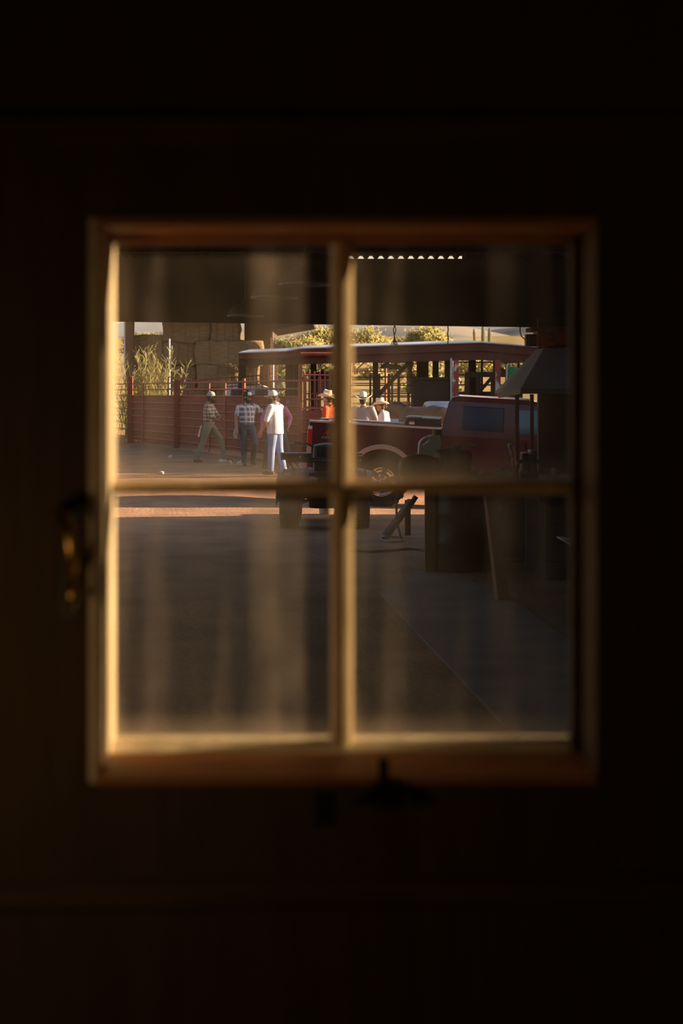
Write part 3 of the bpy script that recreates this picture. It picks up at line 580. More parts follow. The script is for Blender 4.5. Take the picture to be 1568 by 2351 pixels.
# ================================================================== PEOPLE (local frame: y forward, x to the person's right, z up)
def person(label, loc, face, pose, shirt, pants, skin='skin_tan', hat=None, sleeve='long', untuck=False, scale=1., beard=False, head_turn=0., hair='hair_dark', belly=1.):
    r = thing('person', loc, label, 'person', rotz=face, local=True); r.scale = (scale,)*3
    J = dict(pelvis=(0,0,.95), chest=(0,.0,1.25), neck=(0,-.01,1.46), head=(0,.035,1.615), rs=(.185,-.01,1.415), ls=(-.185,-.01,1.415),
             re=(.245,-.04,1.13), le=(-.245,-.04,1.13), rw=(.245,.06,.89), lw=(-.245,.06,.89), rh=(.095,0,.92), lh=(-.095,0,.92),
             rk=(.11,.03,.50), lk=(-.11,.03,.50), ra=(.12,-.03,.085), la=(-.12,-.03,.085), rt=None, lt=None)
    J.update(pose); J = {k: (Vector(v) if v is not None else None) for k, v in J.items()}
    for s in 'rl':
        if J[s+'t'] is None: J[s+'t'] = J[s+'a']+V((.03 if s == 'r' else -.03), .17, -.055)
    sh = (J['rs']-J['ls']).normalized(); hv = (J['rh']-J['lh']).normalized()
    ft = Quaternion((0,0,1), head_turn)
    b = MB()      # body: one continuous skin
    b.tube([J['pelvis']-V(0,0,.06), J['pelvis'], J['pelvis'].lerp(J['chest'],.5), J['chest'], J['chest'].lerp(J['neck'],.6), J['neck']-V(0,0,.02)], [(.14,.11),(.16,.12),(.14,.11),(.17,.12),(.17,.11),(.07,.07)], 14, side=sh)
    b.tube([J['neck']-V(0,0,.05), J['neck']+V(0,.01,.02), J['head']-V(0,.01,.06)], [.065,.056,.055], 12)
    hd = J['head']; f = ft@V(0,1,0); rt = ft@V(1,0,0)
    b.ell(hd+V(0,0,.025)-f*.012, (.078,.098,.10), 14, 10, ft); b.ell(hd-V(0,0,.055)+f*.022, (.058,.062,.072), 12, 8, ft)
    b.tube([hd+f*.085+V(0,0,.025), hd+f*.118-V(0,0,.018)], [.012,.019], 8); b.ell(hd+f*.088-V(0,0,.058), (.026,.012,.012), 8, 6, ft)
    for s in (1,-1): b.ell(hd+rt*s*.08+V(0,0,.0), (.012,.026,.034), 8, 6, ft)
    for s in 'rl':
        b.tube([J[s+'s'], J[s+'s'].lerp(J[s+'e'],.4), J[s+'e'], J[s+'e'].lerp(J[s+'w'],.35), J[s+'w']], [.058,.052,.043,.043,.029], 10)
        wv = (J[s+'w']-J[s+'e']).normalized(); pa = J[s+'w']+wv*.05
        b.tube([J[s+'w'], J[s+'w']+wv*.03, pa, pa+wv*.045], [(.028,.022),(.04,.018),(.043,.017),(.036,.015)], 10, side=f)
        b.tube([J[s+'h'], J[s+'h'].lerp(J[s+'k'],.4), J[s+'k'], J[s+'k'].lerp(J[s+'a'],.35), J[s+'a']], [.085,.078,.054,.055,.036], 10)
    me = remesh(b, .013, 3, 'body')
    # fingers: separate unequal curled chains rooted in the palm
    fb = MB()
    for s in 'rl':
        wv = (J[s+'w']-J[s+'e']).normalized(); pa = J[s+'w']+wv*.075; fs_ = (f-wv*f.dot(wv)); fs_ = fs_.normalized() if fs_.length > .1 else sh
        nrm = wv.cross(fs_)*(1 if s == 'r' else -1)
        for i, ln in enumerate((.072,.082,.076,.058)):
            o0 = pa+fs_*(.030-.021*i); fb.tube([o0-wv*.02, o0+wv*ln*.45, o0+wv*ln*.8+nrm*.018, o0+wv*ln*.85+nrm*.04], [.0095,.0092,.0085,.007], 6)
        o0 = J[s+'w']+wv*.03+fs_*.03; fb.tube([o0, o0+fs_*.022+wv*.03+nrm*.01, o0+fs_*.022+wv*.062+nrm*.025], [.012,.0105,.008], 6)
    bm = bmesh.new(); bm.from_mesh(me); tmp = fb.mesh('f'); bm.from_mesh(tmp); bm.to_mesh(me); bm.free(); bpy.data.meshes.remove(tmp)
    body = meshobj('body', me, skin, r)
    ey = MB()
    for s in (1,-1): ey.ell(hd+f*.088+rt*s*.032+V(0,0,.022), (.011,.008,.007), 8, 6, ft)
    ey.build('eyes', 'hair_dark', body)
    # hair, beard
    hb_ = MB(); hb_.ell(hd+V(0,0,.035)-f*.02, (.083,.096,.098), 14, 10, ft)
    hb_.ell(hd-f*.055-V(0,0,.03), (.07,.05,.06), 10, 8, ft); hb_.build('hair', hair, r)
    if beard:
        bb = MB(); bb.ell(hd+f*.035-V(0,0,.082), (.062,.07,.058), 12, 8, ft)
        for s in (1,-1): bb.ell(hd+f*.02+rt*s*.062-V(0,0,.04), (.022,.04,.05), 8, 6, ft)
        bb.build('beard', hair, r)
    # shirt
    s_ = MB(); pz_ = J['pelvis']; ch = J['chest']; bo = V(0,.006,0)
    hem = -.11 if untuck else .02
    s_.tube([pz_+V(0,0,hem), pz_+V(0,0,.09)+bo, pz_.lerp(ch,.6)+bo, ch, ch.lerp(J['neck'],.55), ch.lerp(J['neck'],.86), J['neck']-V(0,0,.005)], [(.205,.165) if untuck else (.175,.13),(.185*belly,.145*belly),(.18*belly,.14*belly),(.20,.142),(.205,.13),(.14,.105),(.075,.075)], 18, side=sh)
    for s in 'rl':
        en = {'long': 1., 'short': .0, 'rolled': .12}[sleeve]
        sp = [J[s+'s']-sh*(.05 if s == 'r' else -.05), J[s+'s'], J[s+'s'].lerp(J[s+'e'],.5)]; sr = [.07,.078,.068]
        if sleeve == 'short': sp += [J[s+'s'].lerp(J[s+'e'],.82)]; sr += [.07]
        else: sp += [J[s+'e'], J[s+'e'].lerp(J[s+'w'], max(.12,en*.92))]; sr += [.058,.052 if en < 1 else .04]
        s_.tube(sp, sr, 12)
    ms = remesh(s_, .016, 4, 'shirt'); so = meshobj('shirt', ms, shirt, r)
    cl = MB(); cl.tube([J['neck']+V(.055*math.cos(a),.055*math.sin(a)-.005,.02+.012*math.cos(a-PI/2)*-1) for a in [2*PI*i/12 for i in range(12)]], (.012,.012) and [(.012,.022)]*12, 6, closed=True)
    cl.build('collar', shirt, so)
    # trousers
    t_ = MB(); t_.tube([pz_+V(0,0,.03 if untuck else .095), pz_, pz_-V(0,0,.10)], [(.18,.138) if not untuck else (.165,.12),(.182,.138),(.15,.12)], 16, side=hv)
    for s in 'rl':
        h0, k0, a0 = J[s+'h'], J[s+'k'], J[s+'a']
        t_.tube([h0+V(0,0,.0), h0.lerp(k0,.3), h0.lerp(k0,.7), k0, k0.lerp(a0,.4), k0.lerp(a0,.85), a0+(a0-k0).normalized()*.02], [.108,.102,.084,.077,.073,.068,.07], 12)
    mt_ = remesh(t_, .016, 4, 'trousers'); to = meshobj('trousers', mt_, pants, r)
    if not untuck: MB().tube([pz_+V(0,0,.075)+hv*.186*math.cos(a)+V(0,.144*math.sin(a),0) for a in [2*PI*i/20 for i in range(20)]], [(.008,.018)]*20, 6, closed=True, side=(0,0,1)).build('belt', 'boot', to)
    for s in 'rl':
        a0, t0 = J[s+'a'], J[s+'t']; d_ = (t0-a0); d_.z = 0; d_ = d_.normalized()
        bt = MB(); sd = V(d_.y,-d_.x,0)
        bt.tube([a0+V(0,0,.10), a0, a0-V(0,0,.03)], [.052,.055,.05], 10)
        z0 = t0.z
        bt.tube([a0-d_*.075+V(0,0,z0-a0.z+.012), a0-d_*.02+V(0,0,z0-a0.z+.02), a0+d_*.09+V(0,0,z0-a0.z+.018), a0+d_*.19+V(0,0,z0-a0.z+.004)], [(.034,.038),(.042,.05),(.048,.042),(.03,.022)], 10, side=sd)
        mbt = remesh(bt, .012, 3, 'boot'); meshobj('boot', mbt, 'boot', r)
    # headgear
    if hat in ('cap_grey','cap_black','cap_white'):
        c = MB(); n = 16
        prof = [(.0,.112),(.04,.107),(.072,.085),(.09,.045),(.094,.005),(.093,-.01)]
        c.lathe(hd+V(0,0,.045)-f*.008, prof, n); c.v = [hd+V(0,0,.045)+ft@(Quaternion((1,0,0),-.06)@(Vector((p.x-hd.x,(p.y-hd.y)*1.1,p.z-hd.z-.045)))) for p in c.v]
        co = c.build('cap', hat, r)
        bmv = MB(); vs = []; m_ = 9
        for i in range(m_):
            a = -1.15+2.3*i/(m_-1); e = ft@V(math.sin(a), math.cos(a), 0)
            vs += [hd+e*.09+V(0,0,.045-.004*abs(a)), hd+ft@V(math.sin(a)*.085, .085+.085*math.cos(a)+.01,0)+V(0,0,.030-.012*a*a)]
        bmv.add(vs, [(2*i,2*i+1,2*i+3,2*i+2) for i in range(m_-1)], True); bo_ = bmv.build('brim', 'cap_black' if hat != 'cap_white' else hat, co); k_ = bo_.modifiers.new('s','SOLIDIFY'); k_.thickness = .006
        if hat == 'cap_black':
            fp = MB(); vs = []
            for i in range(7):
                a = -.75+1.5*i/6
                for (rr, z) in ((.095,.052),(.093,.09),(.076,.133)): vs.append(hd+ft@V(math.sin(a)*rr*1.03, math.cos(a)*rr*1.13, z))
            fp.add(vs, [(3*i+j,3*i+j+1,3*i+j+4,3*i+j+3) for i in range(6) for j in range(2)], True); fpo = fp.build('front_panel', 'cap_white', co); k_ = fpo.modifiers.new('s','SOLIDIFY'); k_.thickness = .006
    elif hat == 'cowboy':
        c = MB(); n = 28; vs = []; rings = []
        tilt = ft@Quaternion((1,0,0), pose_tilt.get(label, 0.))
        for k, (rr, z) in enumerate(((.0,.128),(.03,.122),(.058,.134),(.078,.128),(.088,.09),(.094,.04),(.098,.0))):
            for j in range(n):
                a = 2*PI*j/n; x, y = math.cos(a), math.sin(a); zz = z
                if k in (1,2,3): zz += .012*y*y*(1 if k > 1 else 0)-(.016 if k < 2 else 0)
                vs.append(hd+V(0,0,.055)+tilt@V(rr*.90*x, rr*1.08*y, zz))
        c.add(vs, [(i*n+j, i*n+(j+1)%n, (i+1)*n+(j+1)%n, (i+1)*n+j) for i in range(6) for j in range(n)], True)
        co = c.build('hat_crown', 'straw_hat', r)
        bmv = MB(); vs = []
        for k, e in enumerate((0,.25,.5,.75,1.)):
            for j in range(n):
                a = 2*PI*j/n; x, y = math.cos(a), math.sin(a)
                rx_, ry_ = .086+e*.100, .102+e*.102
                zz = .002+.062*(e**1.6)*(abs(x)**2.2)-.022*e*(abs(y)**3)
                vs.append(hd+V(0,0,.055)+tilt@V(rx_*x, ry_*y, zz))
        bmv.add(vs, [(i*n+j, i*n+(j+1)%n, (i+1)*n+(j+1)%n, (i+1)*n+j) for i in range(4) for j in range(n)], True)
        bo_ = bmv.build('hat_brim', 'straw_hat', co); k_ = bo_.modifiers.new('s','SOLIDIFY'); k_.thickness = .008
        MB().tube([hd+V(0,0,.064)+tilt@V(.09*math.cos(2*PI*j/20),.104*math.sin(2*PI*j/20),.004) for j in range(20)], [(.004,.011)]*20, 6, closed=True, side=(0,0,1)).build('hat_band', 'rope', co)
    return r
pose_tilt = {'man in a bright orange shirt and pale cowboy hat behind the truck bed': .14, 'man in a grey shirt and pale cowboy hat, his back turned': .02, 'man in a white shirt and pale cowboy hat bowing his head': -.14}
man1 = person('man in a brown checked shirt and khaki trousers with folded arms', G(480,1062), math.radians(-100),
    dict(rk=(.10,-.13,.50), ra=(.10,-.30,.085), lk=(-.24,.22,.60), la=(-.27,.34,.085), chest=(0,-.01,1.24), neck=(0,.0,1.46), head=(0,.06,1.61),
         re=(.245,.10,1.14), rw=(-.02,.25,1.10), le=(-.25,.14,1.16), lw=(.06,.27,1.16)), 'plaid_brown', 'khaki', 'skin_dark', 'cap_grey', 'long', beard=True, head_turn=.25, belly=1.05)
man2 = person('man in a grey checked short sleeved shirt and dark jeans with outstretched arm', G(567,1070), math.radians(-158),
    dict(re=(.255,-.03,1.13), rw=(.27,.04,.88), le=(-.40,.02,1.24), lw=(-.60,.10,1.19), lk=(-.15,.16,.53), la=(-.16,-.05,.13), lt=(-.17,.11,.05), rk=(.09,.02,.50), ra=(.06,-.02,.085)), 'plaid_blue', 'jeans_dark', 'skin_tan', 'cap_black', 'short', beard=True, head_turn=.45)
man3 = person('man in a white gingham shirt, blue jeans and white cap, seen from behind', G(632,1090), math.radians(62),
    dict(le=(-.26,.06,1.14), lw=(-.22,.20,.90), re=(.24,.10,1.16), rw=(.14,.28,1.05), la=(-.14,.03,.085), lk=(-.12,.02,.50), ra=(.16,-.12,.085), rk=(.15,-.02,.5), head=(0,.07,1.60)), 'gingham', 'jeans_blue', 'skin_tan', 'cap_white', 'rolled', untuck=True, scale=1.02, beard=True, head_turn=.25, belly=1.12)
man4 = person('man in a pink shirt and dark jeans mostly hidden behind the gingham shirt', P(635,900,32.4)-V(0,0,H), math.radians(175),
    dict(re=(.33,.0,1.2), rw=(.34,.14,1.0), le=(-.33,.0,1.2), lw=(-.30,.16,1.0), rk=(.22,.03,.5), lk=(-.24,.03,.5), ra=(.27,0,.085), la=(-.28,0,.085)), 'pink_cloth', 'jeans_dark', 'skin_tan', None, 'long', scale=.97)
cow1 = person('man in a bright orange shirt and pale cowboy hat behind the truck bed', P(757,900,29.6)-V(0,0,H), math.radians(58), dict(head=(0,.06,1.61), rw=(.18,.25,1.05), lw=(-.2,.25,1.08)), 'orange_cloth', 'jeans_dark', 'skin_tan', 'cowboy', 'long', scale=.995, head_turn=.15)
cow2 = person('man in a grey shirt and pale cowboy hat, his back turned', P(834,900,30.8)-V(0,0,H), math.radians(-8), dict(head=(-.01,.07,1.59), neck=(0,.03,1.44), chest=(0,.01,1.24), re=(.29,.0,1.16), le=(-.30,-.02,1.15), rw=(.26,.2,1.0), lw=(-.25,.2,1.0)), 'grey_cloth', 'jeans_dark', 'skin_tan', 'cowboy', 'long', scale=.985, belly=1.15)
cow3 = person('man in a white shirt and pale cowboy hat bowing his head', P(882,900,29.9)-V(0,0,H), math.radians(78), dict(head=(0,.09,1.585), neck=(0,.03,1.44), rw=(.15,.3,1.1), lw=(-.15,.3,1.1)), 'white_cloth', 'jeans_blue', 'skin_tan', 'cowboy', 'long', scale=.915)
rg = MB(); gp = G(541,1070); s_ = gp.y/F
pp = [P(541,982,gp.y-.1),P(541,990,gp.y-.1),P(540,999,gp.y-.1),P(542,1007,gp.y-.1)]
single(MB().tube(pp, [(.02,.015),(.045,.02),(.055,.02),(.03,.01)], 8, side=(1,0,0)), 'glove', 'rag_grey', pp[-1], 'grey work glove dangling from the hand of the man in short sleeves', 'glove')
pp = [P(463,976,man1.location.y-.12),P(459,988,man1.location.y-.13),P(456,1003,man1.location.y-.14)]
single(MB().tube(pp, [(.015,.01),(.022,.012),(.024,.008)], 8, side=(1,0,0)), 'rag', 'cream_rag', pp[-1], 'pale rag hanging from a back pocket of khaki trousers', 'rag')

# ================================================================== HORSE
def horse(loc, rot):
    r = thing('horse', loc, 'brown horse standing beyond the truck bed, its ear catching the sun', 'horse', rotz=rot, local=True)
    b = MB(); X = (1,0,0)
    b.tube([(0,-.82,1.10),(0,-.70,1.16),(0,-.40,1.17),(0,0,1.08),(0,.40,1.10),(0,.66,1.12)], [(.10,.14),(.25,.26),(.29,.29),(.30,.31),(.26,.31),(.15,.22)], 16, side=X)
    b.tube([(0,.50,1.18),(0,.78,1.30),(0,1.02,1.36)], [(.14,.22),(.10,.17),(.08,.12)], 12, side=X)
    b.tube([(0,.98,1.40),(0,1.10,1.36),(0,1.28,1.20),(0,1.44,1.06),(0,1.50,1.02)], [(.08,.10),(.09,.115),(.07,.085),(.055,.06),(.045,.045)], 12, side=X)
    for s in (1,-1):
        b.tube([(s*.15,.50,1.02),(s*.15,.52,.74),(s*.14,.50,.48),(s*.14,.50,.22),(s*.14,.52,.10),(s*.14,.54,.0)], [.13,.085,.06,.042,.045,.062], 10)
        b.tube([(s*.15,-.58,1.06),(s*.16,-.50,.80),(s*.15,-.60,.60),(s*.15,-.72,.50),(s*.15,-.68,.24),(s*.15,-.64,.10),(s*.15,-.62,0)], [.17,.125,.085,.062,.045,.046,.062], 10)
        b.tube([(s*.055,1.02,1.46),(s*.065,1.03,1.53),(s*.06,1.04,1.60)], [.028,.026,.006], 8)
    meshobj('body', remesh(b, .022, 4, 'body'), 'horse_hide', r)
    MB().tube([(0,.56,1.40),(0,.78,1.47),(0,.98,1.48),(0,1.08,1.46)], [(.02,.05),(.025,.06),(.025,.05),(.02,.03)], 8, side=X).build('mane', 'mane', r)
    MB().tube([(0,-.84,1.22),(0,-.94,1.10),(0,-.96,.8),(0,-.93,.5)], [.035,.05,.06,.02], 8).build('tail', 'mane', r)
    for s in (1,-1):
        for yy in (.54,-.62): MB().lathe((s*.14,yy,.0), [(0,.0),(.062,.0),(.052,.07),(0,.07)], 10).build('hoof', 'mane', r)
    return r
horse(V(P(970,0,32).x, 32.1, 0), math.radians(38))

# ================================================================== RED FENCE
def fence_at(px):                       # point of the fence line under a photo column
    k = (px-CX)/F; d = 32.89/(1+2.244*k); return V(k*d, d, 0)
fn = thing('corral_fence', fence_at(480), 'long red sheet metal fence with pipe rails behind the three standing men', 'fence')
fdir = (fence_at(690)-fence_at(270)).normalized(); fnrm = V(fdir.y,-fdir.x,0)
if fnrm.y > 0: fnrm = -fnrm
posts = [262,303,332,410,484,521,564,625,690]
for i, px in enumerate(posts):
    p = fence_at(px); big = px in (303,410,564)
    w = .17 if px in (303,410) else (.09 if big else .055); zt_ = 2.28 if px in (303,) else (2.12 if big else 2.02)
    if w > .1: MB().bar(p+fnrm*.06, p+fnrm*.06+V(0,0,zt_), w, w).build('post', 'red_paint', fn)
    else: MB().tube([p+fnrm*.05, p+fnrm*.05+V(0,0,zt_)], w/2, 8).build('post', 'red_pipe', fn)
for a, b in zip(posts[1:-1], posts[2:]):
    pa, pb = fence_at(a), fence_at(b)
    MB().prism([pa+V(0,0,.12),pb+V(0,0,.12),pb+V(0,0,1.62),pa+V(0,0,1.62)], -fnrm*.012).build('sheet_panel', 'red_paint', fn)
for z in (.22,.46,.70,.94,1.18,1.40,1.63):
    MB().tube([fence_at(262)+fnrm*.03+V(0,0,z), fence_at(484)+fnrm*.03+V(0,0,z), fence_at(690)+fnrm*.03+V(0,0,z)], .019, 6).build('rail', 'red_pipe', fn)
for z in (1.83, 2.03): MB().tube([fence_at(250)+V(0,0,z), fence_at(692)+V(0,0,z)], .021, 6).build('rail', 'red_pipe', fn)
# rail line that runs on to the left of the sheet metal
ex = (fence_at(262), fence_at(205))
for z in (.3,.6,.9,1.2,1.5): MB().tube([ex[0]+V(0,0,z), ex[1]+V(0,0,z)], .024, 6).build('rail', 'red_pipe', fn)
def pipe_panel(label, a, b, zs, nv, r=.022, m='red_pipe', curve=False, z0=.0, vr=None, group=None, name='pipe_corral', za=0., zb=0.):
    a, b = Vector(a), Vector(b); t = thing(name, a.lerp(b,.5), label, 'corral', group)
    for z in zs:
        if curve and z == zs[-1]:
            d = (b-a).normalized()*.12; MB().tube([a+V(0,0,z0),a+V(0,0,z+za-.12),a+d*.3+V(0,0,z+za-.03),a+d+V(0,0,z+za),b-d+V(0,0,z+zb),b-d*.3+V(0,0,z+zb-.03),b+V(0,0,z+zb-.12),b+V(0,0,z0)], r, 6).build('frame', m, t)
        else: MB().tube([a+V(0,0,z+za), b+V(0,0,z+zb)], r, 6).build('rail', m, t)
    for i in range(nv):
        p = a.lerp(b, i/(nv-1) if nv > 1 else .5)
        MB().tube([p+V(0,0,z0), p+V(0,0,zs[-1]+za+(zb-za)*i/max(1,nv-1)+(0 if curve else .1))], vr or r*1.1, 6).build('post' if vr is None or vr > r else 'upright', m, t)
    return t
def X_(px, d): return V((px-CX)*d/F, d, 0)
pipe_panel('rust pink pipe gate panel before the hay, sloping to its hinge', X_(386,46), X_(441,44.5), (1.5,1.78,2.16), 7, .02, 'red_pipe', True, .3, .012, za=.08, zb=.0)
pipe_panel('long pipe gate panel with rounded corner catching the sun before the hay', X_(446,44.5), X_(602,46.5), (1.5,1.85,2.13), 12, .021, 'red_pipe', True, .3, .012, za=0, zb=.16)
# second stretch: low red boards behind the men with cowboy hats
lf = thing('corral_fence', X_(850,37), 'low red board fence behind the men with cowboy hats', 'fence')
la, lb = X_(690,35.2), X_(1010,38.5)
for i in range(4):
    p, q_ = la.lerp(lb,i/4), la.lerp(lb,(i+1)/4); MB().prism([p+V(0,0,.1),q_+V(0,0,.1),q_+V(0,0,1.30),p+V(0,0,1.30)], (0,.02,0)).build('sheet_panel','red_paint',lf); MB().tube([p-V(0,.04,0),p+V(0,-.04,1.5)], .035, 8).build('post','red_pipe',lf)
for z in (.4,.75,1.08,1.34): MB().tube([la+V(0,-.03,z),lb+V(0,-.03,z)], .02, 6).build('rail','red_pipe',lf)
# pipe corrals further back
pipe_panel('narrow red gate of close uprights beside the tall red door frame', X_(698,39), X_(758,39.5), (.3,1.0,1.55,2.22), 6, .028, vr=.026)
pipe_panel('red corral panel with thick posts under the shed roof', X_(700,42), X_(800,42.5), (.5,.9,1.3,1.7,2.1), 4, .022, vr=.05)
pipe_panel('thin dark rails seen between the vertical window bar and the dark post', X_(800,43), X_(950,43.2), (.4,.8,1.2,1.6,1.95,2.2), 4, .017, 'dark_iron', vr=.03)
pipe_panel('red corral panel in the sun behind the grey cowboy', X_(870,47), X_(960,47.3), (.5,.9,1.3,1.7,2.25), 5, .022, vr=.045)
pipe_panel('far red corral rails on the scrub slope behind the shed', X_(805,58), X_(965,58.5), (.6,1.1,1.6,2.1,2.6,3.1,3.6), 3, .025, vr=.05)
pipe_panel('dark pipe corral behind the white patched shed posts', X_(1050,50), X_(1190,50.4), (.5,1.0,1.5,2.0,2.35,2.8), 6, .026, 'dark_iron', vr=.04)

# ================================================================== HAY BARN AND BALES
DB = 54
hbn = thing('hay_barn', X_(450,DB+2), 'open hay barn with broad brown posts around the bales', 'barn')
def slabx(px0, px1, d, depth, z0, z1): return MB().box(((px0-CX)*d/F, d, z0), ((px1-CX)*d/F, d+depth, z1))
slabx(287,306,DB-.6,.32,0,5.2).build('post','brown_wood',hbn); slabx(561,606,DB+1.35,.5,0,5.2).build('post','brown_wood',hbn); slabx(606,622,DB+1.3,.35,0,5.2).build('post','brown_wood',hbn)
slabx(205,225,DB-.6,.32,0,5.2).build('post','brown_wood',hbn)
for px in (287,606): slabx(px,px+20,DB+7,.3,0,5.2).build('post','brown_wood',hbn)
e0, e1, e2 = P(622,758,DB-1), P(718,741,DB-1), P(160,742,DB-1)
MB().prism([e0,e1,e1+V(0,0,.5),V(e2.x,e2.y,e2.z+.9),V(e2.x,e2.y,e2.z+.35),V(e0.x-.02,e0.y,P(0,724,DB-1).z),], (0,5.5,0)).build('roof','dark_wood',hbn)
MB().tube([P(286,738,DB-.8),P(286,870,DB-.8)], .03, 6).build('conduit','galvanised',hbn)
bales = []
def bale(px0, px1, py0, py1, d, label, seed, rot=0., m='hay'):
    a, b = P(px0,py1,d), P(px1,py0,d); w, hh = b.x-a.x, b.z-a.z; dep = 1.2
    c = V((a.x+b.x)/2, d+dep/2, (a.z+b.z)/2)
    t = thing('hay_bale', V(c.x,c.y,a.z), label, 'hay bale', 'hay bales stacked in the barn')
    MB().lumpy(c, (w*.995, dep, hh*1.0), 9, .05, .10, seed, 2.4).build('bale', m, t)
    for k in (-.28, .0, .28):
        x = c.x+k*w; MB().tube([(x,d-.02,a.z+.03),(x,d-.035,c.z),(x,d-.02,b.z-.03),(x,d+.3,b.z+.015)], .009, 5).build('twine','rope',t)
R = ['bottom','second','third','fourth','top']
bale(371,481,728,785,DB,'tall hay bale on top of the stack, nearer the weed',1); bale(483,549,728,785,DB,'narrow hay bale on top of the stack beside the broad barn post',2)
bale(304,372,769,840,DB,'shaded hay bale in the second row from the top, beside the barn post',3); bale(373,447,785,840,DB+.1,'dark hay bale behind the thin white pole',4); bale(447,602,782,839,DB-.2,'long hay bale with sunlit end in the second row from the top',5)
bale(300,388,840,895,DB,'hay bale behind the big weed',6); bale(388,450,840,895,DB,'small hay bale above the bright pipe gate',7); bale(450,549,838,895,DB-.25,'hay bale with a frayed golden corner above the long gate',8); bale(553,594,836,895,DB,'narrow golden hay bale beside the orange ladder',9)
for i, (a, b) in enumerate(((300,388),(388,495),(495,600))): bale(a,b,895,950,DB,'hay bale low in the stack '+('behind the weed','behind the pipe gates','beside the barn post')[i],20+i); bale(a,b,950,1005,DB,'hay bale on the ground '+('behind the weed','behind the pipe gates','beside the barn post')[i],30+i)
# loose golden hay fringe
random.seed(5); fr = MB()
for i in range(420):
    px = random.uniform(505,556); py = 836+random.random()**2*10 if px < 540 else random.uniform(838,893); p = P(px,py,DB-.35)
    d_ = V(random.uniform(-.16,.16), random.uniform(-.1,.0), random.uniform(-.28,.04)); fr.bar(p, p+d_, .012, .008)
single(fr,'hay_wisps','hay',P(540,890,DB-.35),'loose golden hay hanging over the edge of the stack','hay',kind='stuff',recalc=False)
ld = thing('ladder', X_(626,51.5), 'orange painted ladder standing against the barn post', 'ladder')
for px in (618,634): MB().bar(X_(px,51.5), X_(px,51.5)+V(0,0,2.75), .09, .06).build('rail','orange_ladder',ld)
for k in range(8): MB().bar(X_(618,51.5)+V(0,0,.3+.3*k), X_(634,51.5)+V(0,0,.3+.3*k), .05, .04).build('rung','orange_ladder',ld)
MB().tube([X_(627,51.3), X_(627,51.3)+V(0,0,2.9)], .035, 6).build('pole','galvanised',ld)
wp = thing('pole', X_(389,52.2), 'thin white pole standing between the weed and the hay', 'pole'); MB().tube([X_(389,52.2), X_(389,52.2)+V(0,0,P(0,778,52.2).z)], .032, 8).build('shaft','white_paint',wp); MB().box(tuple(P(393,802,52.2)), tuple(P(396,794,52.2)+V(0,.05,0))).build('bracket','white_paint',wp)
ch = thing('garden_chair', X_(638,48), 'pale slatted garden chair glimpsed beside the orange ladder', 'chair')
for k in range(5): MB().bar(P(633+k*2.6,893,48), P(634+k*3.2,873,48.2), .03, .015).build('slat','straw_hat',ch)
MB().box(tuple(P(632,895,47.6)), tuple(P(646,892.5,48))).build('seat','straw_hat',ch)
for px, d in ((633,47.6),(645,47.6),(633,48),(645,48)): MB().bar(X_(px,d), X_(px,d)+V(0,0,P(0,894,48).z), .04).build('leg','straw_hat',ch)

# ================================================================== RED SHED
DS = 44
sh_ = thing('red_shed', X_(900,DS), 'long open red shed with low gabled metal roof behind the truck', 'shed')
prof = [(548,811),(655,807.5),(690,801),(1000,790.5),(1105,787),(1235,797.5),(1420,813)]
low1 = [(548,839),(655,837),(690,836),(1000,829),(1105,826.5),(1235,835),(1420,850)]
mid = [(548,824),(655,822),(690,819),(1000,808),(1105,805),(1235,816),(1420,831)]
for i in range(len(prof)-1):
    f1 = MB().prism([P(*prof[i],DS),P(*prof[i+1],DS),P(*mid[i+1],DS),P(*mid[i],DS)], (0,.05,0)).build('fascia_board','maroon_fascia',sh_)
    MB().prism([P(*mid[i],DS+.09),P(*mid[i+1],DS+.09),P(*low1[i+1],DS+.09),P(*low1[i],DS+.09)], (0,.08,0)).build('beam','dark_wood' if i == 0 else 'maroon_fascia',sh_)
    a, b = P(*prof[i],DS-.06), P(*prof[i+1],DS-.06)
    MB().prism([a,b,b+V(0,5.5,.25),a+V(0,5.5,.25)], (0,0,.035)).build('roof_sheet','galvanised',sh_)
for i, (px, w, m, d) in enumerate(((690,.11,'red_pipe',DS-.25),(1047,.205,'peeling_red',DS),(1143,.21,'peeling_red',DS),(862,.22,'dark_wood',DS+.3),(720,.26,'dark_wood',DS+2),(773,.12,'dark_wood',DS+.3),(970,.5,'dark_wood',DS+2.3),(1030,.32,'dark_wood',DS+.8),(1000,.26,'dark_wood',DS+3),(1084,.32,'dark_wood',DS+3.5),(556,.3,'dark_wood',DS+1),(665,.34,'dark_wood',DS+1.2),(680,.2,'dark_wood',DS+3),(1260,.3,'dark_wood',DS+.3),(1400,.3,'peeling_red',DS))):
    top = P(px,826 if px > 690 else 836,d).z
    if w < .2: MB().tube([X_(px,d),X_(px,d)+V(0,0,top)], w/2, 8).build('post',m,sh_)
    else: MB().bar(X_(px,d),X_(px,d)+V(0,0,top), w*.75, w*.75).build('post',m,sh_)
MB().tube([P(690,813,DS-.25),P(782,813,DS-.25)], .06, 8).build('frame_rail','red_pipe',sh_)
MB().tube([P(1036,822,DS-.1),X_(1036,DS-.1)], .035, 8).build('downpipe','galvanised',sh_)
MB().bar(P(948,822,DS+.4),P(868,908,DS+.4), .13, .13).build('brace','dark_wood',sh_)
MB().bar(P(1200,880,DS+.6),P(1148,846,DS+.6), .12, .12).build('brace','dark_wood',sh_)
MB().bar(P(1098,903,DS+.5),P(1128,868,DS+.5), .10, .10).build('brace','dark_wood',sh_)
MB().bar(P(1068,860,DS+.5),P(1200,860,DS+.5), .16, .16).build('cross_rail','dark_wood',sh_)
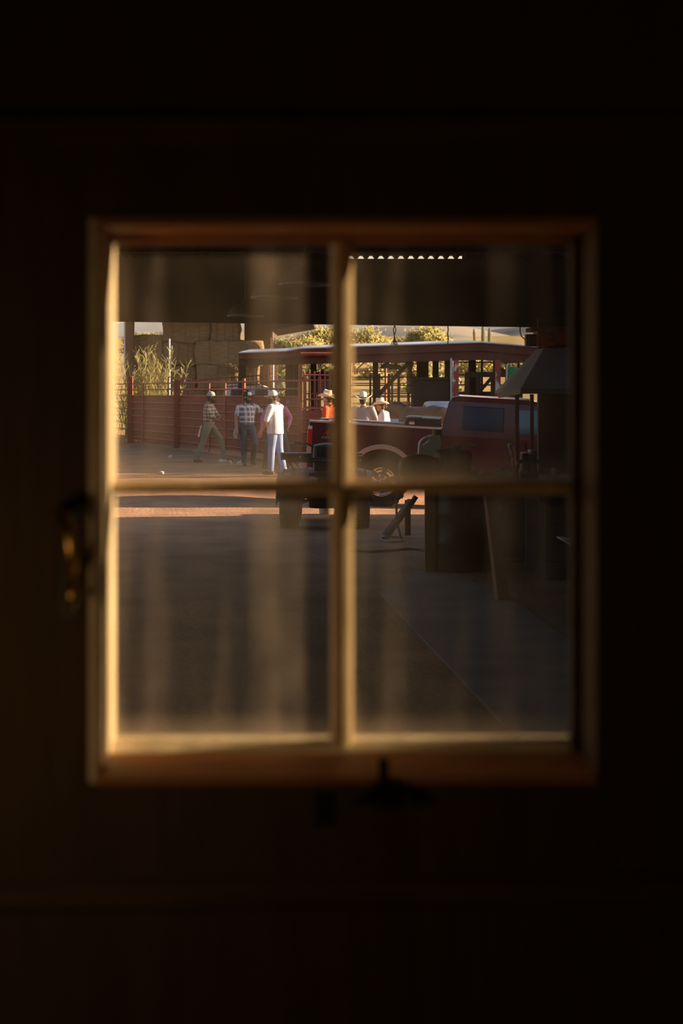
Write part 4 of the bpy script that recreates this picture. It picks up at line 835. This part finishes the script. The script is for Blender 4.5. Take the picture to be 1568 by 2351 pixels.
for px in (1072,1098,1132): MB().bar(X_(px,DS+.5),P(px,860,DS+.5), .14, .14).build('stud','dark_wood',sh_)
MB().bar(P(866,830,DS+.5),P(945,830,DS+.5), .08, .08).build('lamp_beam','dark_iron',sh_)
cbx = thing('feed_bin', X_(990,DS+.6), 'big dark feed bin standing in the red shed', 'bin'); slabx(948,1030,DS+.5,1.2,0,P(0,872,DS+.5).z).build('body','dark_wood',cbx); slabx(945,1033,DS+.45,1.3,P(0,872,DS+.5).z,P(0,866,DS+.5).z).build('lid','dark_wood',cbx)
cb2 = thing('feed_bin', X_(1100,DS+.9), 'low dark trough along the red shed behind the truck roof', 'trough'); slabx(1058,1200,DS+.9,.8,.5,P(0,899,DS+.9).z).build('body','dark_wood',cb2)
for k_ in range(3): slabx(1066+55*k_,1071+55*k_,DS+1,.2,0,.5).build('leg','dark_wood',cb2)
def pendant(c, dia, label, top, m='enamel', mi='enamel_white', group=None, flat=.34):
    t = thing('pendant_lamp', V(c.x,c.y,c.z), label, 'lamp', group); r = dia/2
    MB().lathe(c, [(r,0),(r*.96,dia*flat*.25),(r*.80,dia*flat*.62),(r*.55,dia*flat*.85),(r*.25,dia*flat*.95),(r*.2,dia*flat*1.25),(0,dia*flat*1.3)], 28).build('shade', m, t)
    MB().lathe(c+V(0,0,.004), [(r*.985,0),(r*.94,dia*flat*.25),(r*.78,dia*flat*.6),(r*.5,dia*flat*.8),(0,dia*flat*.85)], 28).build('reflector', mi, t)
    MB().tube([c+V(r*math.cos(2*PI*i/28),r*math.sin(2*PI*i/28),0) for i in range(28)], .006, 6, closed=True).build('rim', mi, t)
    MB().tube([c+V(0,0,dia*flat*1.25),V(c.x,c.y,top)], .012, 6).build('stem', 'black_plastic', t)
    MB().ell(c+V(0,0,dia*flat*.35), (dia*.09,dia*.09,dia*.12)).build('bulb', 'enamel_white', t); return t
pendant(P(889,845,DS+.3), .45, 'dark pendant lamp in the red shed, the one beside the dark post', P(0,830,DS+.3).z, 'dark_iron', 'dark_iron')
pendant(P(909,848,DS+.3), .45, 'dark pendant lamp in the red shed, the one beside the slanted brace', P(0,830,DS+.3).z, 'dark_iron', 'dark_iron')
fl = MB(); vs = []
for i in range(9):
    for j in range(7): vs.append(P(1163+i*4.2+.8*math.sin(j*.9), 839+i*.9+j*6.6, DS-.45)+V(0,.05*math.sin(i*.9+j*.3),0))
fl.add(vs, [(i*7+j,i*7+j+1,(i+1)*7+j+1,(i+1)*7+j) for i in range(8) for j in range(6)], True)
fg = thing('green_flag', P(1163,880,DS-.45), 'bright green flag hung beside the patched shed post', 'flag'); o = fl.build('cloth','green_flag',fg); o.modifiers.new('s','SOLIDIFY').thickness = .01
MB().tube([P(1164,836,DS-.45),P(1163,884,DS-.45)], .03, 6).build('hem_pole','white_paint',fg); MB().tube([P(1164,838,DS-.45),P(1150,830,DS-.3),P(1146,812,DS-.06)], .008, 5).build('cord','rope',fg)
# saddled equipment and clutter seen through the shed
tr_ = thing('horse_saddle_rack', X_(745,46.5), 'dark saddle on a rack seen through the shed beside the red gate', 'saddle')
MB().lumpy(P(745,862,46.5), (.55,.5,.22), 7, .06, .5, 3, 4.).build('saddle','leather_black',tr_); MB().lumpy(P(740,854,46.5), (.12,.1,.16), 5, .02, .6, 3).build('horn','leather_black',tr_)
for px in (730,758): MB().bar(X_(px,46.5), P(px,868,46.5), .07).build('leg','dark_wood',tr_)
for i, (px, py, d, sz, m, lab) in enumerate(((742,885,48,(.5,.4,.5),'paper','pale sack in the sun behind the narrow red gate'),(940,868,47.2,(.16,.3,.9),'stone_white','torn strip of white plastic caught on the corral'))):
    o = single(MB().lumpy(P(px,py,d), sz, 6, .1, .5, i+11, 5.), 'plastic_wrap' if i == 1 else 'bundle', m, P(px,py,d)-V(0,0,sz[2]/2), lab, 'plastic' if i == 1 else 'bundle')
ub = thing('dark_bush', X_(660,55), 'dark bushy shrub behind the ladder', 'shrub')
random.seed(8); mb = MB()
for i in range(260):
    p = V(X_(657,55).x,55,1.9)+V(random.gauss(0,.35),random.gauss(0,.3),random.gauss(0,.55)); d_ = V(random.gauss(0,1),random.gauss(0,1),random.gauss(0,1)).normalized()*.14; mb.bar(p,p+d_,.06,.02)
mb.build('foliage','leaf_olive',ub,recalc=False); MB().tube([X_(657,55), X_(657,55)+V(0,0,1.8)], .06, 6).build('stem','bark',ub)
# pink cloth over the fence rail
pc = single(MB().lumpy(P(670,923.5,35.9), (.30,.14,.10), 7, .02, .5, 2, 6.), 'pink_cloth', 'pink_cloth', P(670,928,35.9), 'pink cloth bundle lying on the red fence rail', 'cloth')

# ================================================================== PLANTS
random.seed(3)
wd = thing('tall_weed', X_(330,50), 'tall feathery yellow green weed growing behind the fence', 'shrub')
st = MB(); fo = MB(); base = X_(330,50)
for i in range(90):
    b0 = base+V(random.gauss(0,.45), random.gauss(0,.25), 0); hgt = random.uniform(1.6,3.55)*(1-.10*abs(b0.x-base.x)); lean = V(random.gauss(0,.38), random.gauss(0,.2), 0)
    p1 = b0+lean*.45+V(0,0,hgt*.55); p2 = b0+lean*1.1+V(0,0,hgt); st.tube([b0,p1,p2], [.012,.009,.003], 4, caps=False)
    for k in range(26):
        t = random.uniform(.25,1); q_ = b0.lerp(p1,t/.55) if t < .55 else p1.lerp(p2,(t-.55)/.45); d_ = V(random.gauss(0,.11),random.gauss(0,.11),random.uniform(.05,.26)); fo.bar(q_,q_+d_,.018,.004)
st.build('stem','weed',wd,recalc=False); fo.build('foliage','weed',wd,recalc=False)
def branchy(mb, lf, p, d, r, ln, depth, rnd, leafn, leafs):
    q_ = p+d*ln; mid_ = p.lerp(q_,.5)+V(rnd.gauss(0,.06),rnd.gauss(0,.06),0)*ln; mb.tube([p,mid_,q_], [r,r*.85,r*.7], 5, caps=False)
    if depth <= 1:
        for _ in range(leafn):
            c = p.lerp(q_,rnd.random())+V(rnd.gauss(0,.2),rnd.gauss(0,.2),rnd.gauss(0,.16)); e = V(rnd.gauss(0,1),rnd.gauss(0,1),rnd.gauss(0,1)).normalized(); s_ = e.orthogonal().normalized()*leafs*.4
            lf.add([c-e*leafs+s_*.2,c+s_,c+e*leafs,c-s_],[(0,1,2,3)])
    if depth == 0: return
    for k in range(3 if depth > 1 else 3):
        nd = (d*.7+V(rnd.gauss(0,.55),rnd.gauss(0,.55),rnd.gauss(.18,.35))).normalized(); branchy(mb,lf,q_,nd,r*.62,ln*rnd.uniform(.62,.85),depth-1,rnd,leafn,leafs)
def tree(px, d, hgt, m, label, seed, depth=4, leafn=14, name='mesquite_tree', group='desert trees beyond the corrals', leafs=.10):
    rnd = random.Random(seed); p = X_(px,d); p.z = tz(0,d)-.1; t = thing(name, p, label, 'tree', group); mb = MB(); lf = MB()
    for k in range(2): branchy(mb,lf,p+V(.15*k,0,0),V(rnd.gauss(0,.3),rnd.gauss(0,.2),1).normalized(),hgt*.018,hgt*.25,depth,rnd,leafn,leafs)
    mb.build('trunk','bark',t,recalc=False); lf.build('crown',m,t,recalc=False)
tree(690,92,3.5,'leaf_yellow','bare branched yellow tree above the left end of the shed roof',2,5,9)
tree(745,98,4.2,'leaf_yellow','sparse tall tree showing dark twigs behind the vertical window bar',12,5,5)
tree(815,98,4.2,'leaf_yellow','sparse tree with arching bare branches right of the vertical window bar',7,5,4)
tree(965,95,4.1,'leaf_yellow','full yellow green tree above the middle of the shed roof',4,5,26)
tree(1005,104,3.2,'leaf_olive','low olive tree behind the hanging wires',9,4,34)
tree(640,104,3.2,'leaf_olive','olive tree beside the hay barn post',14,4,30)
tree(875,110,2.6,'leaf_yellow','low golden tree behind the looped wire',21,4,36)
tree(1280,100,3.6,'leaf_yellow','golden tree behind the forge hood',23,5,20)
tree(330,110,3.4,'leaf_olive','olive tree far behind the hay',25,4,30)
rnd = random.Random(17); bush_lab = []
for i in range(15):
    px = 620+i*46+rnd.uniform(-9,9); d = rnd.uniform(74,118); p = X_(px,d); p.z = tz(0,d)-.1; mb = MB(); sz = rnd.uniform(.8,1.5)
    for k in range(420):
        e = V(rnd.gauss(0,1),rnd.gauss(0,1),rnd.gauss(0,1)).normalized(); c = p+V(e.x*sz*1.25,e.y*sz,abs(e.z)*sz*1.3)*rnd.uniform(.55,1); n_ = (e+V(rnd.gauss(0,.6),rnd.gauss(0,.6),rnd.gauss(0,.6))).normalized(); s1 = n_.orthogonal().normalized()*.13; s2 = n_.cross(s1).normalized()*.09
        mb.add([c-s1,c+s2,c+s1,c-s2],[(0,1,2,3)])
    t = thing('desert_shrub', p, 'rounded golden desert shrub on the slope behind the shed', 'shrub', 'desert shrubs on the slope'); mb.build('foliage', 'leaf_yellow' if i%3 else 'leaf_olive', t, recalc=False); MB().tube([p,p+V(0,0,sz*.7)], .05, 5).build('stem','bark',t)
for i, (px, py, lean, w, lab) in enumerate(((1088,744,0,.34,'tallest saguaro cactus above the shed roof'),(1105,753,.0,.30,'saguaro stem above the peak of the shed roof, standing upright'),(1084,754,-.5,.26,'slim leaning saguaro stem above the shed roof'))):
    d = 118+3*i; px = (1109,1124,1088)[i]; py = (748,752,755)[i]; b0 = X_(px+(0,-2,4)[i],d); b0.z = tz(0,d)-.1; t0 = P(px,py,d); n = 16
    t = thing('saguaro_cactus', b0, lab, 'cactus', 'saguaros on the slope'); mb = MB(); vs = []; L_ = 8
    for k in range(L_+1):
        c = b0.lerp(t0,k/L_); rr = w*.46*(1 if k < L_-1 else (.96 if k == L_-1 else .5))
        for j in range(2*n): vs.append(c+V(math.cos(PI*j/n),math.sin(PI*j/n),0)*rr*(1 if j%2 else .84))
    mb.add(vs,[(k*2*n+j,k*2*n+(j+1)%(2*n),(k+1)*2*n+(j+1)%(2*n),(k+1)*2*n+j) for k in range(L_) for j in range(2*n)],False); mb.build('stem','cactus',t)

# ================================================================== SHOP THINGS
for (px, py, d, lab) in ((702,653,9.9,'pendant lamp with the widest shade, nearest under the shop roof'),(630,683,11.2,'pendant lamp with domed shade hanging in the middle of three in the shop'),(564,725,14.2,'smallest looking pendant lamp, hanging lowest in view by the header')):
    c = P(px,py,d); zt_ = 3.95+(3.66-3.95)*(d-2.5)/7.5 if d < 10 else 3.66+(ht-3.66)*(d-10)/7.1; pendant(c, .365, lab, zt_, group='enamel lamps under the shop roof')
def wire(label, pts, r=.007):
    pts = [P(px,py,HD-.05) for px, py in pts]; w = thing('hanging_wire', pts[0], label, 'wire'); MB().tube(pts, r, 5).build('strand','dark_iron',w); return w
w = wire('twisted wire loop dangling from the header with frayed ends', [(906,746),(903,757),(905,770),(908,782),(904,790)]); MB().tube([P(px,py,HD-.05) for px,py in ((906,746),(909,757),(906,768),(904,780),(906,789),(910,793))], .006, 5).build('strand','dark_iron',w)
for dx in (-9,-4,1,6,10): MB().tube([P(905,779,HD-.05),P(905+dx*.6,786,HD-.05),P(905+dx,796,HD-.05)], .005, 5).build('frayed_end','dark_iron',w)
wire('straight thin wire hanging from the header right of the looped wire', [(1028,748),(1029,757),(1027.5,766),(1029,776),(1028,790)])
wire('short forked wire hanging near the red box', [(1194,750),(1194,762),(1197,772),(1204,778),(1207,785)]); 
# forge hood
DH = 12.6
hd_ = thing('forge_hood', X_(1270,DH+.4), 'purple grey steel forge hood on thin posts in the shop', 'hood')
A0, B0, T0, T1 = P(1144,902,DH+.55), P(1195,892,DH), P(1243,800,DH+.30), P(1249,799,DH+.18)
C0 = V(P(1400,892,DH).x,DH,B0.z); T2 = P(1322,799,DH+.18); D0 = V(C0.x+.1,DH+1.1,A0.z); A1 = V(A0.x+.02,DH+1.1,A0.z); T3 = V(T2.x,DH+.62,T2.z); T4 = V(T0.x,DH+.62,T0.z)
MB().prism([A0,B0,T1,T0], (.012,.004,.0)).build('side_sheet','hood_steel',hd_)
MB().prism([B0,C0,T2,T1], (0,.012,0)).build('front_sheet','hood_steel',hd_)
MB().prism([A0,T0,T4,A1], (.012,0,0)).build('back_corner_sheet','hood_steel',hd_); MB().prism([C0,D0,T3,T2], (-.012,0,0)).build('side_sheet','hood_steel',hd_); MB().prism([A1,T4,T3,D0], (0,-.012,0)).build('rear_sheet','hood_steel',hd_)
dz = V(0,0,-.048)
MB().prism([A0,B0,B0+dz,A0+dz], (.012,.004,0)).build('lip','hood_lip',hd_); MB().prism([B0,C0,C0+dz,B0+dz], (0,.012,0)).build('lip','hood_lip',hd_)
MB().tube([P(1249,798,DH+.25),P(1322,797,DH+.25)], .008, 6).build('top_rim','hood_lip',hd_)
MB().box(tuple(P(1252,803,DH+.2)), tuple(P(1278,786,DH+.2)+V(0,.14,0))).build('flue_collar','rust',hd_)
for px, d in ((1187,DH+.35),(1221,DH+.9)):
    MB().bar(P(px,905,d), V(P(px,0,d).x,d,.925), .034).build('post','rust',hd_)
for px, d in ((1395,DH+.3),(1380,DH+.9)): MB().bar(V(P(px,0,d).x,d,A0.z), V(P(px,0,d).x,d,.925), .034).build('post','rust',hd_)
rb = thing('red_blower_box', P(1270,796,DH+.25), 'red sheet metal box on top of the forge hood, under the header', 'box')
MB().box(tuple(P(1234,794,DH+.1)), tuple(P(1272,757,DH+.1)+V(0,.3,0))).build('door','red_box',rb,bevel=.004); MB().box(tuple(P(1272.5,790,DH+.1)), tuple(P(1303,757,DH+.1)+V(0,.3,0))).build('door','red_box',rb,bevel=.004)
MB().box(tuple(P(1220,759,DH+.06)), tuple(P(1306,750,DH+.06)+V(0,.4,0))).build('lid','rust',rb,bevel=.003)
MB().tube([P(1245,763,DH+.08),P(1268,758.5,DH+.08),P(1300,757,DH+.08)], .006, 6).build('rod','galvanised',rb)
MB().box(tuple(P(1237,767,DH+.08)), tuple(P(1242,757,DH+.1))).build('hasp','grey_steel',rb)
for py in (768,781): MB().box(tuple(P(1260,py+1,DH+.085)), tuple(P(1270,py-1,DH+.1))).build('hinge','dark_iron',rb)
bb_ = thing('black_switch_box', P(1220,795,DH+.15), 'black box hung beside the red box at the header', 'box')
MB().box(tuple(P(1208,795,DH+.15)), tuple(P(1232,767,DH+.15)+V(0,.12,0))).build('case','black_plastic',bb_,bevel=.004); MB().box(tuple(P(1211,792,DH+.14)), tuple(P(1217,770,DH+.15))).build('cover','grey_steel',bb_); MB().box(tuple(P(1219,791,DH+.142)), tuple(P(1230,771,DH+.15))).build('panel','rust',bb_)
MB().tube([P(1232,782,DH+.2),P(1240,780,DH+.2)], .012, 6).build('bracket','dark_iron',bb_)
dk = single(MB().lumpy(P(1309,779,DH+.3), (.055,.1,.10), 5, .02, .4, 2, 8.), 'fabric_scrap', 'leather_black', P(1309,792,DH+.3), 'dark scrap hanging at the end of the red box', 'scrap')
# work bench
bt_ = thing('work_bench', X_(1150,13.6), 'dark cluttered work bench standing on the slab', 'bench')
BZ = P(0,1102,13.4).z
xa, xb = X_(928,13.9).x, X_(1400,13.9).x; ya, yb = 12.1, 14.4
for k in range(6):
    y0_ = ya+(yb-ya)*k/6; MB().box((xa+.35*(1-k/5),y0_,BZ-.05),(xb,y0_+(yb-ya)/6-.012,BZ)).build('plank','dark_wood',bt_)
MB().bar(V(X_(1003,13.9).x-.02,13.8,BZ-.1),V(xb,13.8,BZ-.1),.06,.1).build('apron','dark_wood',bt_)
MB().bar(X_(987,13.85)+V(0,0,0),X_(987,13.85)+V(0,0,BZ-.05), .10, .10).build('leg','brown_wood',bt_)
MB().bar(X_(1153,11.95)+V(0,0,0),P(1124,1130,12.35), .095, .095).build('leg','rust',bt_)
MB().bar(X_(1222,14.3),X_(1222,14.3)+V(0,0,BZ-.05), .13, .10).build('leg','grey_steel',bt_); MB().bar(X_(1390,12.6),X_(1390,12.6)+V(0,0,BZ-.05), .1, .1).build('leg','brown_wood',bt_)
dr = thing('steel_drum', X_(1055,14.1), 'dark steel drum under the work bench', 'drum')
c_ = X_(1050,14.0); MB().lathe(c_, [(0,0),(.27,0),(.28,.03),(.275,.27),(.285,.29),(.275,.31),(.275,.55),(.285,.57),(.275,.59),(.28,.82),(.27,.84),(.26,.82),(0,.82)], 24).build('shell','dark_iron',dr)
MB().tube([c_+V(.278*math.cos(2*PI*i/24),.278*math.sin(2*PI*i/24),.84) for i in range(24)], .012, 6, closed=True).build('rim','dark_iron',dr); MB().ell(c_+V(.1,-.1,.83),(.03,.03,.012)).build('bung','galvanised',dr)
d2 = thing('wooden_crate', X_(1270,13.5), 'dark crate under the work bench beside the grey post', 'crate')
for k in range(4): MB().box((X_(1245,13.4).x,13.2,.02+.17*k),(X_(1320,13.4).x,13.24,.17+.17*k)).build('slat','dark_wood',d2)
for x in (X_(1245,13.4).x, X_(1320,13.4).x-.04): MB().box((x,13.24,.0),(x+.04,13.7,.69)).build('side','dark_wood',d2)
tcab = thing('tool_cabinet', V(X_(1160,14.6).x,14.6,0), 'long dark tool cabinet under the back of the work bench', 'cabinet')
cx0, cx1 = X_(1008,14.5).x, X_(1420,14.5).x
MB().box((cx0,14.5,.06),(cx1,14.95,.86)).build('body','dark_iron',tcab,bevel=.008)
for k in range(4):
    w_ = (cx1-cx0)/4; d_o = MB().box((cx0+k*w_+.01,14.485,.09),(cx0+(k+1)*w_-.01,14.5,.83)).build('door','dark_iron',tcab,bevel=.004); MB().box((cx0+k*w_+.05,14.465,.45),(cx0+k*w_+.065,14.485,.57)).build('handle','grey_steel',d_o)
MB().box((cx0+.03,14.55,0),(cx1-.03,14.9,.06)).build('plinth','black_plastic',tcab)
# white jug
jg = thing('plastic_jug', P(984,1109,13.0), 'white plastic jug with black cap standing on the bench', 'jug')
jd = 13.0
op = [(961,1109),(960,1048),(962,1020),(967,1010),(978,1003),(993,999),(1010,999),(1014,1004),(1015,1020),(1012,1035),(1010,1109)]
hole = [(969,1023),(970,1016),(977,1010),(985,1008),(985,1012),(976,1019)]
mbj = MB(); ring = [P(x,y,jd) for x, y in op]; 
bmj = bmesh.new(); ov = [bmj.verts.new(p) for p in ring]; hv_ = [bmj.verts.new(P(x,y,jd)) for x, y in hole]
es = [bmj.edges.new((ov[i],ov[(i+1)%len(ov)])) for i in range(len(ov))]+[bmj.edges.new((hv_[i],hv_[(i+1)%len(hv_)])) for i in range(len(hv_))]
bmesh.ops.triangle_fill(bmj, use_beauty=True, use_dissolve=False, edges=es)
gx = bmesh.ops.extrude_face_region(bmj, geom=list(bmj.faces)); bmesh.ops.translate(bmj, vec=(0,.15,0), verts=[v for v in gx['geom'] if isinstance(v, bmesh.types.BMVert)])
bmesh.ops.recalc_face_normals(bmj, faces=bmj.faces); bmesh.ops.translate(bmj, vec=-jg.location, verts=bmj.verts); mej = bpy.data.meshes.new('body'); bmj.to_mesh(mej); bmj.free()
ob = meshobj('body', mej, 'jug_plastic', jg); bv = ob.modifiers.new('b','BEVEL'); bv.width = .012; bv.segments = 3; bv.limit_method = 'ANGLE'
MB().lathe(P(1005,999,jd)+V(0,.075,-.005), [(.042,0),(.042,.05),(.038,.056),(0,.056)], 18).build('cap','black_plastic',jg)
# black saddle bags in front of the jug
sb = thing('saddle', P(1010,1100,12.7), 'dark leather saddle heaped on the bench before the white jug', 'saddle')
MB().lumpy(P(1040,1068,12.75), (.32,.34,.26), 9, .035, .6, 4, 5.).build('seat','leather_black',sb)
MB().lumpy(P(1068,1090,12.75), (.20,.34,.12), 8, .03, .5, 5, 6.).build('skirt','leather_black',sb)
MB().lumpy(P(962,1082,12.7), (.36,.32,.22), 9, .03, .6, 6, 5.).build('fender','leather_black',sb)
MB().tube([P(1040,1040,12.7),P(1046,1030,12.7),P(1058,1031,12.7)], [.03,.026,.03], 10).build('horn','leather_black',sb)
MB().tube([P(925+i*8.2,1078-27*math.sin(PI*(.12+.8*i/10))-(4*i/10),12.56) for i in range(11)], [(.012,.02)]*11, 6).build('strap','leather_black',sb)
MB().tube([P(1012,1095,12.5),P(1018,1075,12.5),P(1026,1054,12.55)], .006, 5).build('lace','rope',sb); MB().ell(P(970,1070,12.53),(.012,.008,.012)).build('concho','chrome',sb)
for i, (px, py, sz, m, lab) in enumerate(((1103,1091,(.30,.2,.06),'cream_rag','long cream rag rolled on the bench'),(1146,1090,(.13,.14,.085),'blue_rag','bluish cloth bundle on the bench beside the cream rag'),(1171,1087,(.11,.14,.10),'blue_rag','bluish cloth bundle on the bench next to the brass torch'))):
    single(MB().lumpy(P(px,py,12.9), sz, 8, .03, .45, i+40, 9.), 'rag_bundle', m, P(px,py,12.9)-V(0,0,sz[2]/2), lab, 'rag')
tc_ = thing('brass_torch', P(1183,1095,12.75), 'brass torch glinting against the forge post', 'torch')
MB().tube([P(1181,1028,12.75),P(1184,1042,12.75),P(1186,1068,12.75)], .010, 8).build('tube','brass',tc_); MB().ell(P(1188,1063,12.74),(.012,.012,.014)).build('valve','brass',tc_); MB().tube([P(1186,1068,12.75),P(1185,1096,12.75)], .016, 8).build('grip','black_plastic',tc_)
MB().tube([P(1168,1020,12.8),P(1172,1030,12.8),P(1175,1045,12.8)], .014, 8).build('nozzle','galvanised',tc_); MB().tube([P(1176,1050,12.8),P(1176,1074,12.8)], .006, 6).build('stem','galvanised',tc_)
vs_ = thing('bench_vise', P(1215,1095,12.9), 'dark iron bench vise beneath the forge hood', 'vise')
MB().box(tuple(P(1197,1100,12.85)), tuple(P(1236,1080,12.85)+V(0,.25,0))).build('base','dark_iron',vs_,bevel=.01); MB().box(tuple(P(1200,1081,12.85)), tuple(P(1214,1040,12.85)+V(0,.2,0))).build('jaw','dark_iron',vs_,bevel=.01); MB().box(tuple(P(1218,1081,12.85)), tuple(P(1234,1034,12.85)+V(0,.2,0))).build('jaw','grey_steel',vs_,bevel=.01)
MB().tube([P(1190,1060,12.84),P(1240,1060,12.84)], .018, 8).build('screw','dark_iron',vs_); MB().tube([P(1206,1034,12.83),P(1206,1018,12.83)], .01, 6).build('handle','dark_iron',vs_)
hm = thing('hammer', P(1205,1085,12.6), 'hammer with a red tipped handle lying on the bench under the hood', 'hammer'); MB().tube([P(1197,1086,12.6),P(1212,1090,12.6)], .01, 6).build('handle','red_print',hm); MB().bar(P(1212,1085,12.6),P(1214,1096,12.6),.03).build('head','dark_iron',hm)
tg = thing('wire_tongs', P(1270,1080,12.7), 'pale tongs lying on the bench at the right', 'tongs')
MB().tube([P(1240,1079,12.7),P(1268,1076,12.7)], .008, 6).build('arm','grey_steel',tg); MB().tube([P(1240,1082,12.7),P(1268,1078,12.7)], .008, 6).build('arm','grey_steel',tg); MB().lumpy(P(1272,1081,12.7),(.03,.04,.04),5,.01,.5,1).build('jaw','stone_white',tg); MB().lumpy(P(1282,1082,12.7),(.03,.03,.02),5,.005,.5,2).build('rivet','rust',tg)
bd = single(MB().prism([P(1278,1231,12.0),P(1310,1235,11.9),P(1310,1250,11.8),P(1296,1240,11.85)], (0,.0,-.012)), 'board', 'paper', P(1296,1240,11.9), 'pale board corner sticking out below the bench', 'board')
st_ = thing('sack', X_(1145,14.6), 'bluish sack behind the rusty bench leg', 'sack'); MB().lumpy(P(1132,1185,14.6), (.16,.2,.32), 8, .03, .5, 9, 5.).build('bag','blue_rag',st_); MB().lumpy(V(P(1132,0,14.6).x,14.7,.15), (.3,.3,.3), 7, .03, .4, 10, 5.).build('bag_foot','leather_black',st_)
MB().bar(V(P(1132,0,14.6).x,14.66,.28),P(1132,1195,14.66),.12).build('fold','leather_black',st_)
# folded tow bar, hoses and rope on the dirt
tw = thing('tow_bar', G(885,1238), 'dark tow bar slanting from the bench down to the dirt', 'bar')
q0 = G(886,1236); q1 = P(944,1150,q0.y+.25); MB().bar(q0+V(0,0,.03), q1, .07, .07).build('bar','black_plastic',tw); MB().bar(G(936,1228), P(936,1148,G(936,1228).y), .07, .07).build('upright','black_plastic',tw); MB().bar(P(930,1178,q1.y),P(955,1140,q1.y+.05),.05,.05).build('strut','dark_iron',tw); MB().lathe(q0+V(0,0,.0),[(0,0),(.05,0),(.05,.02),(.03,.05),(0,.06)],12).build('coupler','grey_steel',tw)
hs = thing('air_hose', G(905,1240), 'dark hose curling down beside the tow bar', 'hose'); gd = G(905,1240).y
MB().tube([P(912,1140,gd),P(910,1165,gd),P(911,1190,gd),P(914,1210,gd),P(920,1232,gd),P(926,1238,gd)], .014, 8).build('drop','black_plastic',hs)
MB().tube([G(900,1240)+V(.13*math.cos(2*PI*i/20),.3*math.sin(2*PI*i/20),.012) for i in range(20)], .011, 6, closed=True).build('coil','grey_steel',hs)
rp = [G(800,1266),G(850,1269),G(900,1266),G(935,1262),G(968,1264),G(985,1270)]
single(MB().tube([p+V(0,0,.012) for p in rp], .013, 6), 'rope', 'rope', rp[2], 'dark rope lying across the shop floor before the bench', 'rope')
bk = thing('bucket', G(752,1184)+V(0,0,0), 'tan bucket standing in the sun behind the quad bike', 'bucket'); c_ = G(750,1180)
MB().lathe(c_, [(0,.0),(.10,.0),(.13,.30),(.135,.30),(.105,-.0)], 18).build('body','bucket_tan',bk); MB().tube([c_+V(.13*math.cos(PI*i/10),0,.30-.12*math.sin(PI*i/10)-0) for i in range(11)], .005, 5).build('bail','galvanised',bk)
for i, (px, py, sz, lab) in enumerate(((390,1053,(.10,.1,.09),'small white stone lying alone on the dirt before the fence'),(512,1062,(.19,.12,.08),'flat white stone at the feet of the man with folded arms'),(551,1067,(.14,.12,.10),'white stone beside the boots of the man in short sleeves'),(369,1088,(.09,.08,.05),'pale pebble lying on the dirt before the window bar'),(527,1066,(.09,.09,.10),'reddish stone between the two white stones'))):
    p = G(px,py); single(MB().lumpy(p+V(0,0,sz[2]*.4), sz, 6, .015, .5, i+60, 9.), 'stone', 'stone_white' if i != 4 else 'bucket_tan', p, lab, 'stone')
for o in bpy.data.objects:
    if 'worg' in o.keys(): del o['worg']
    if o.type == 'MESH' and len(o.data.materials) == 0: print('NOMAT', o.name)
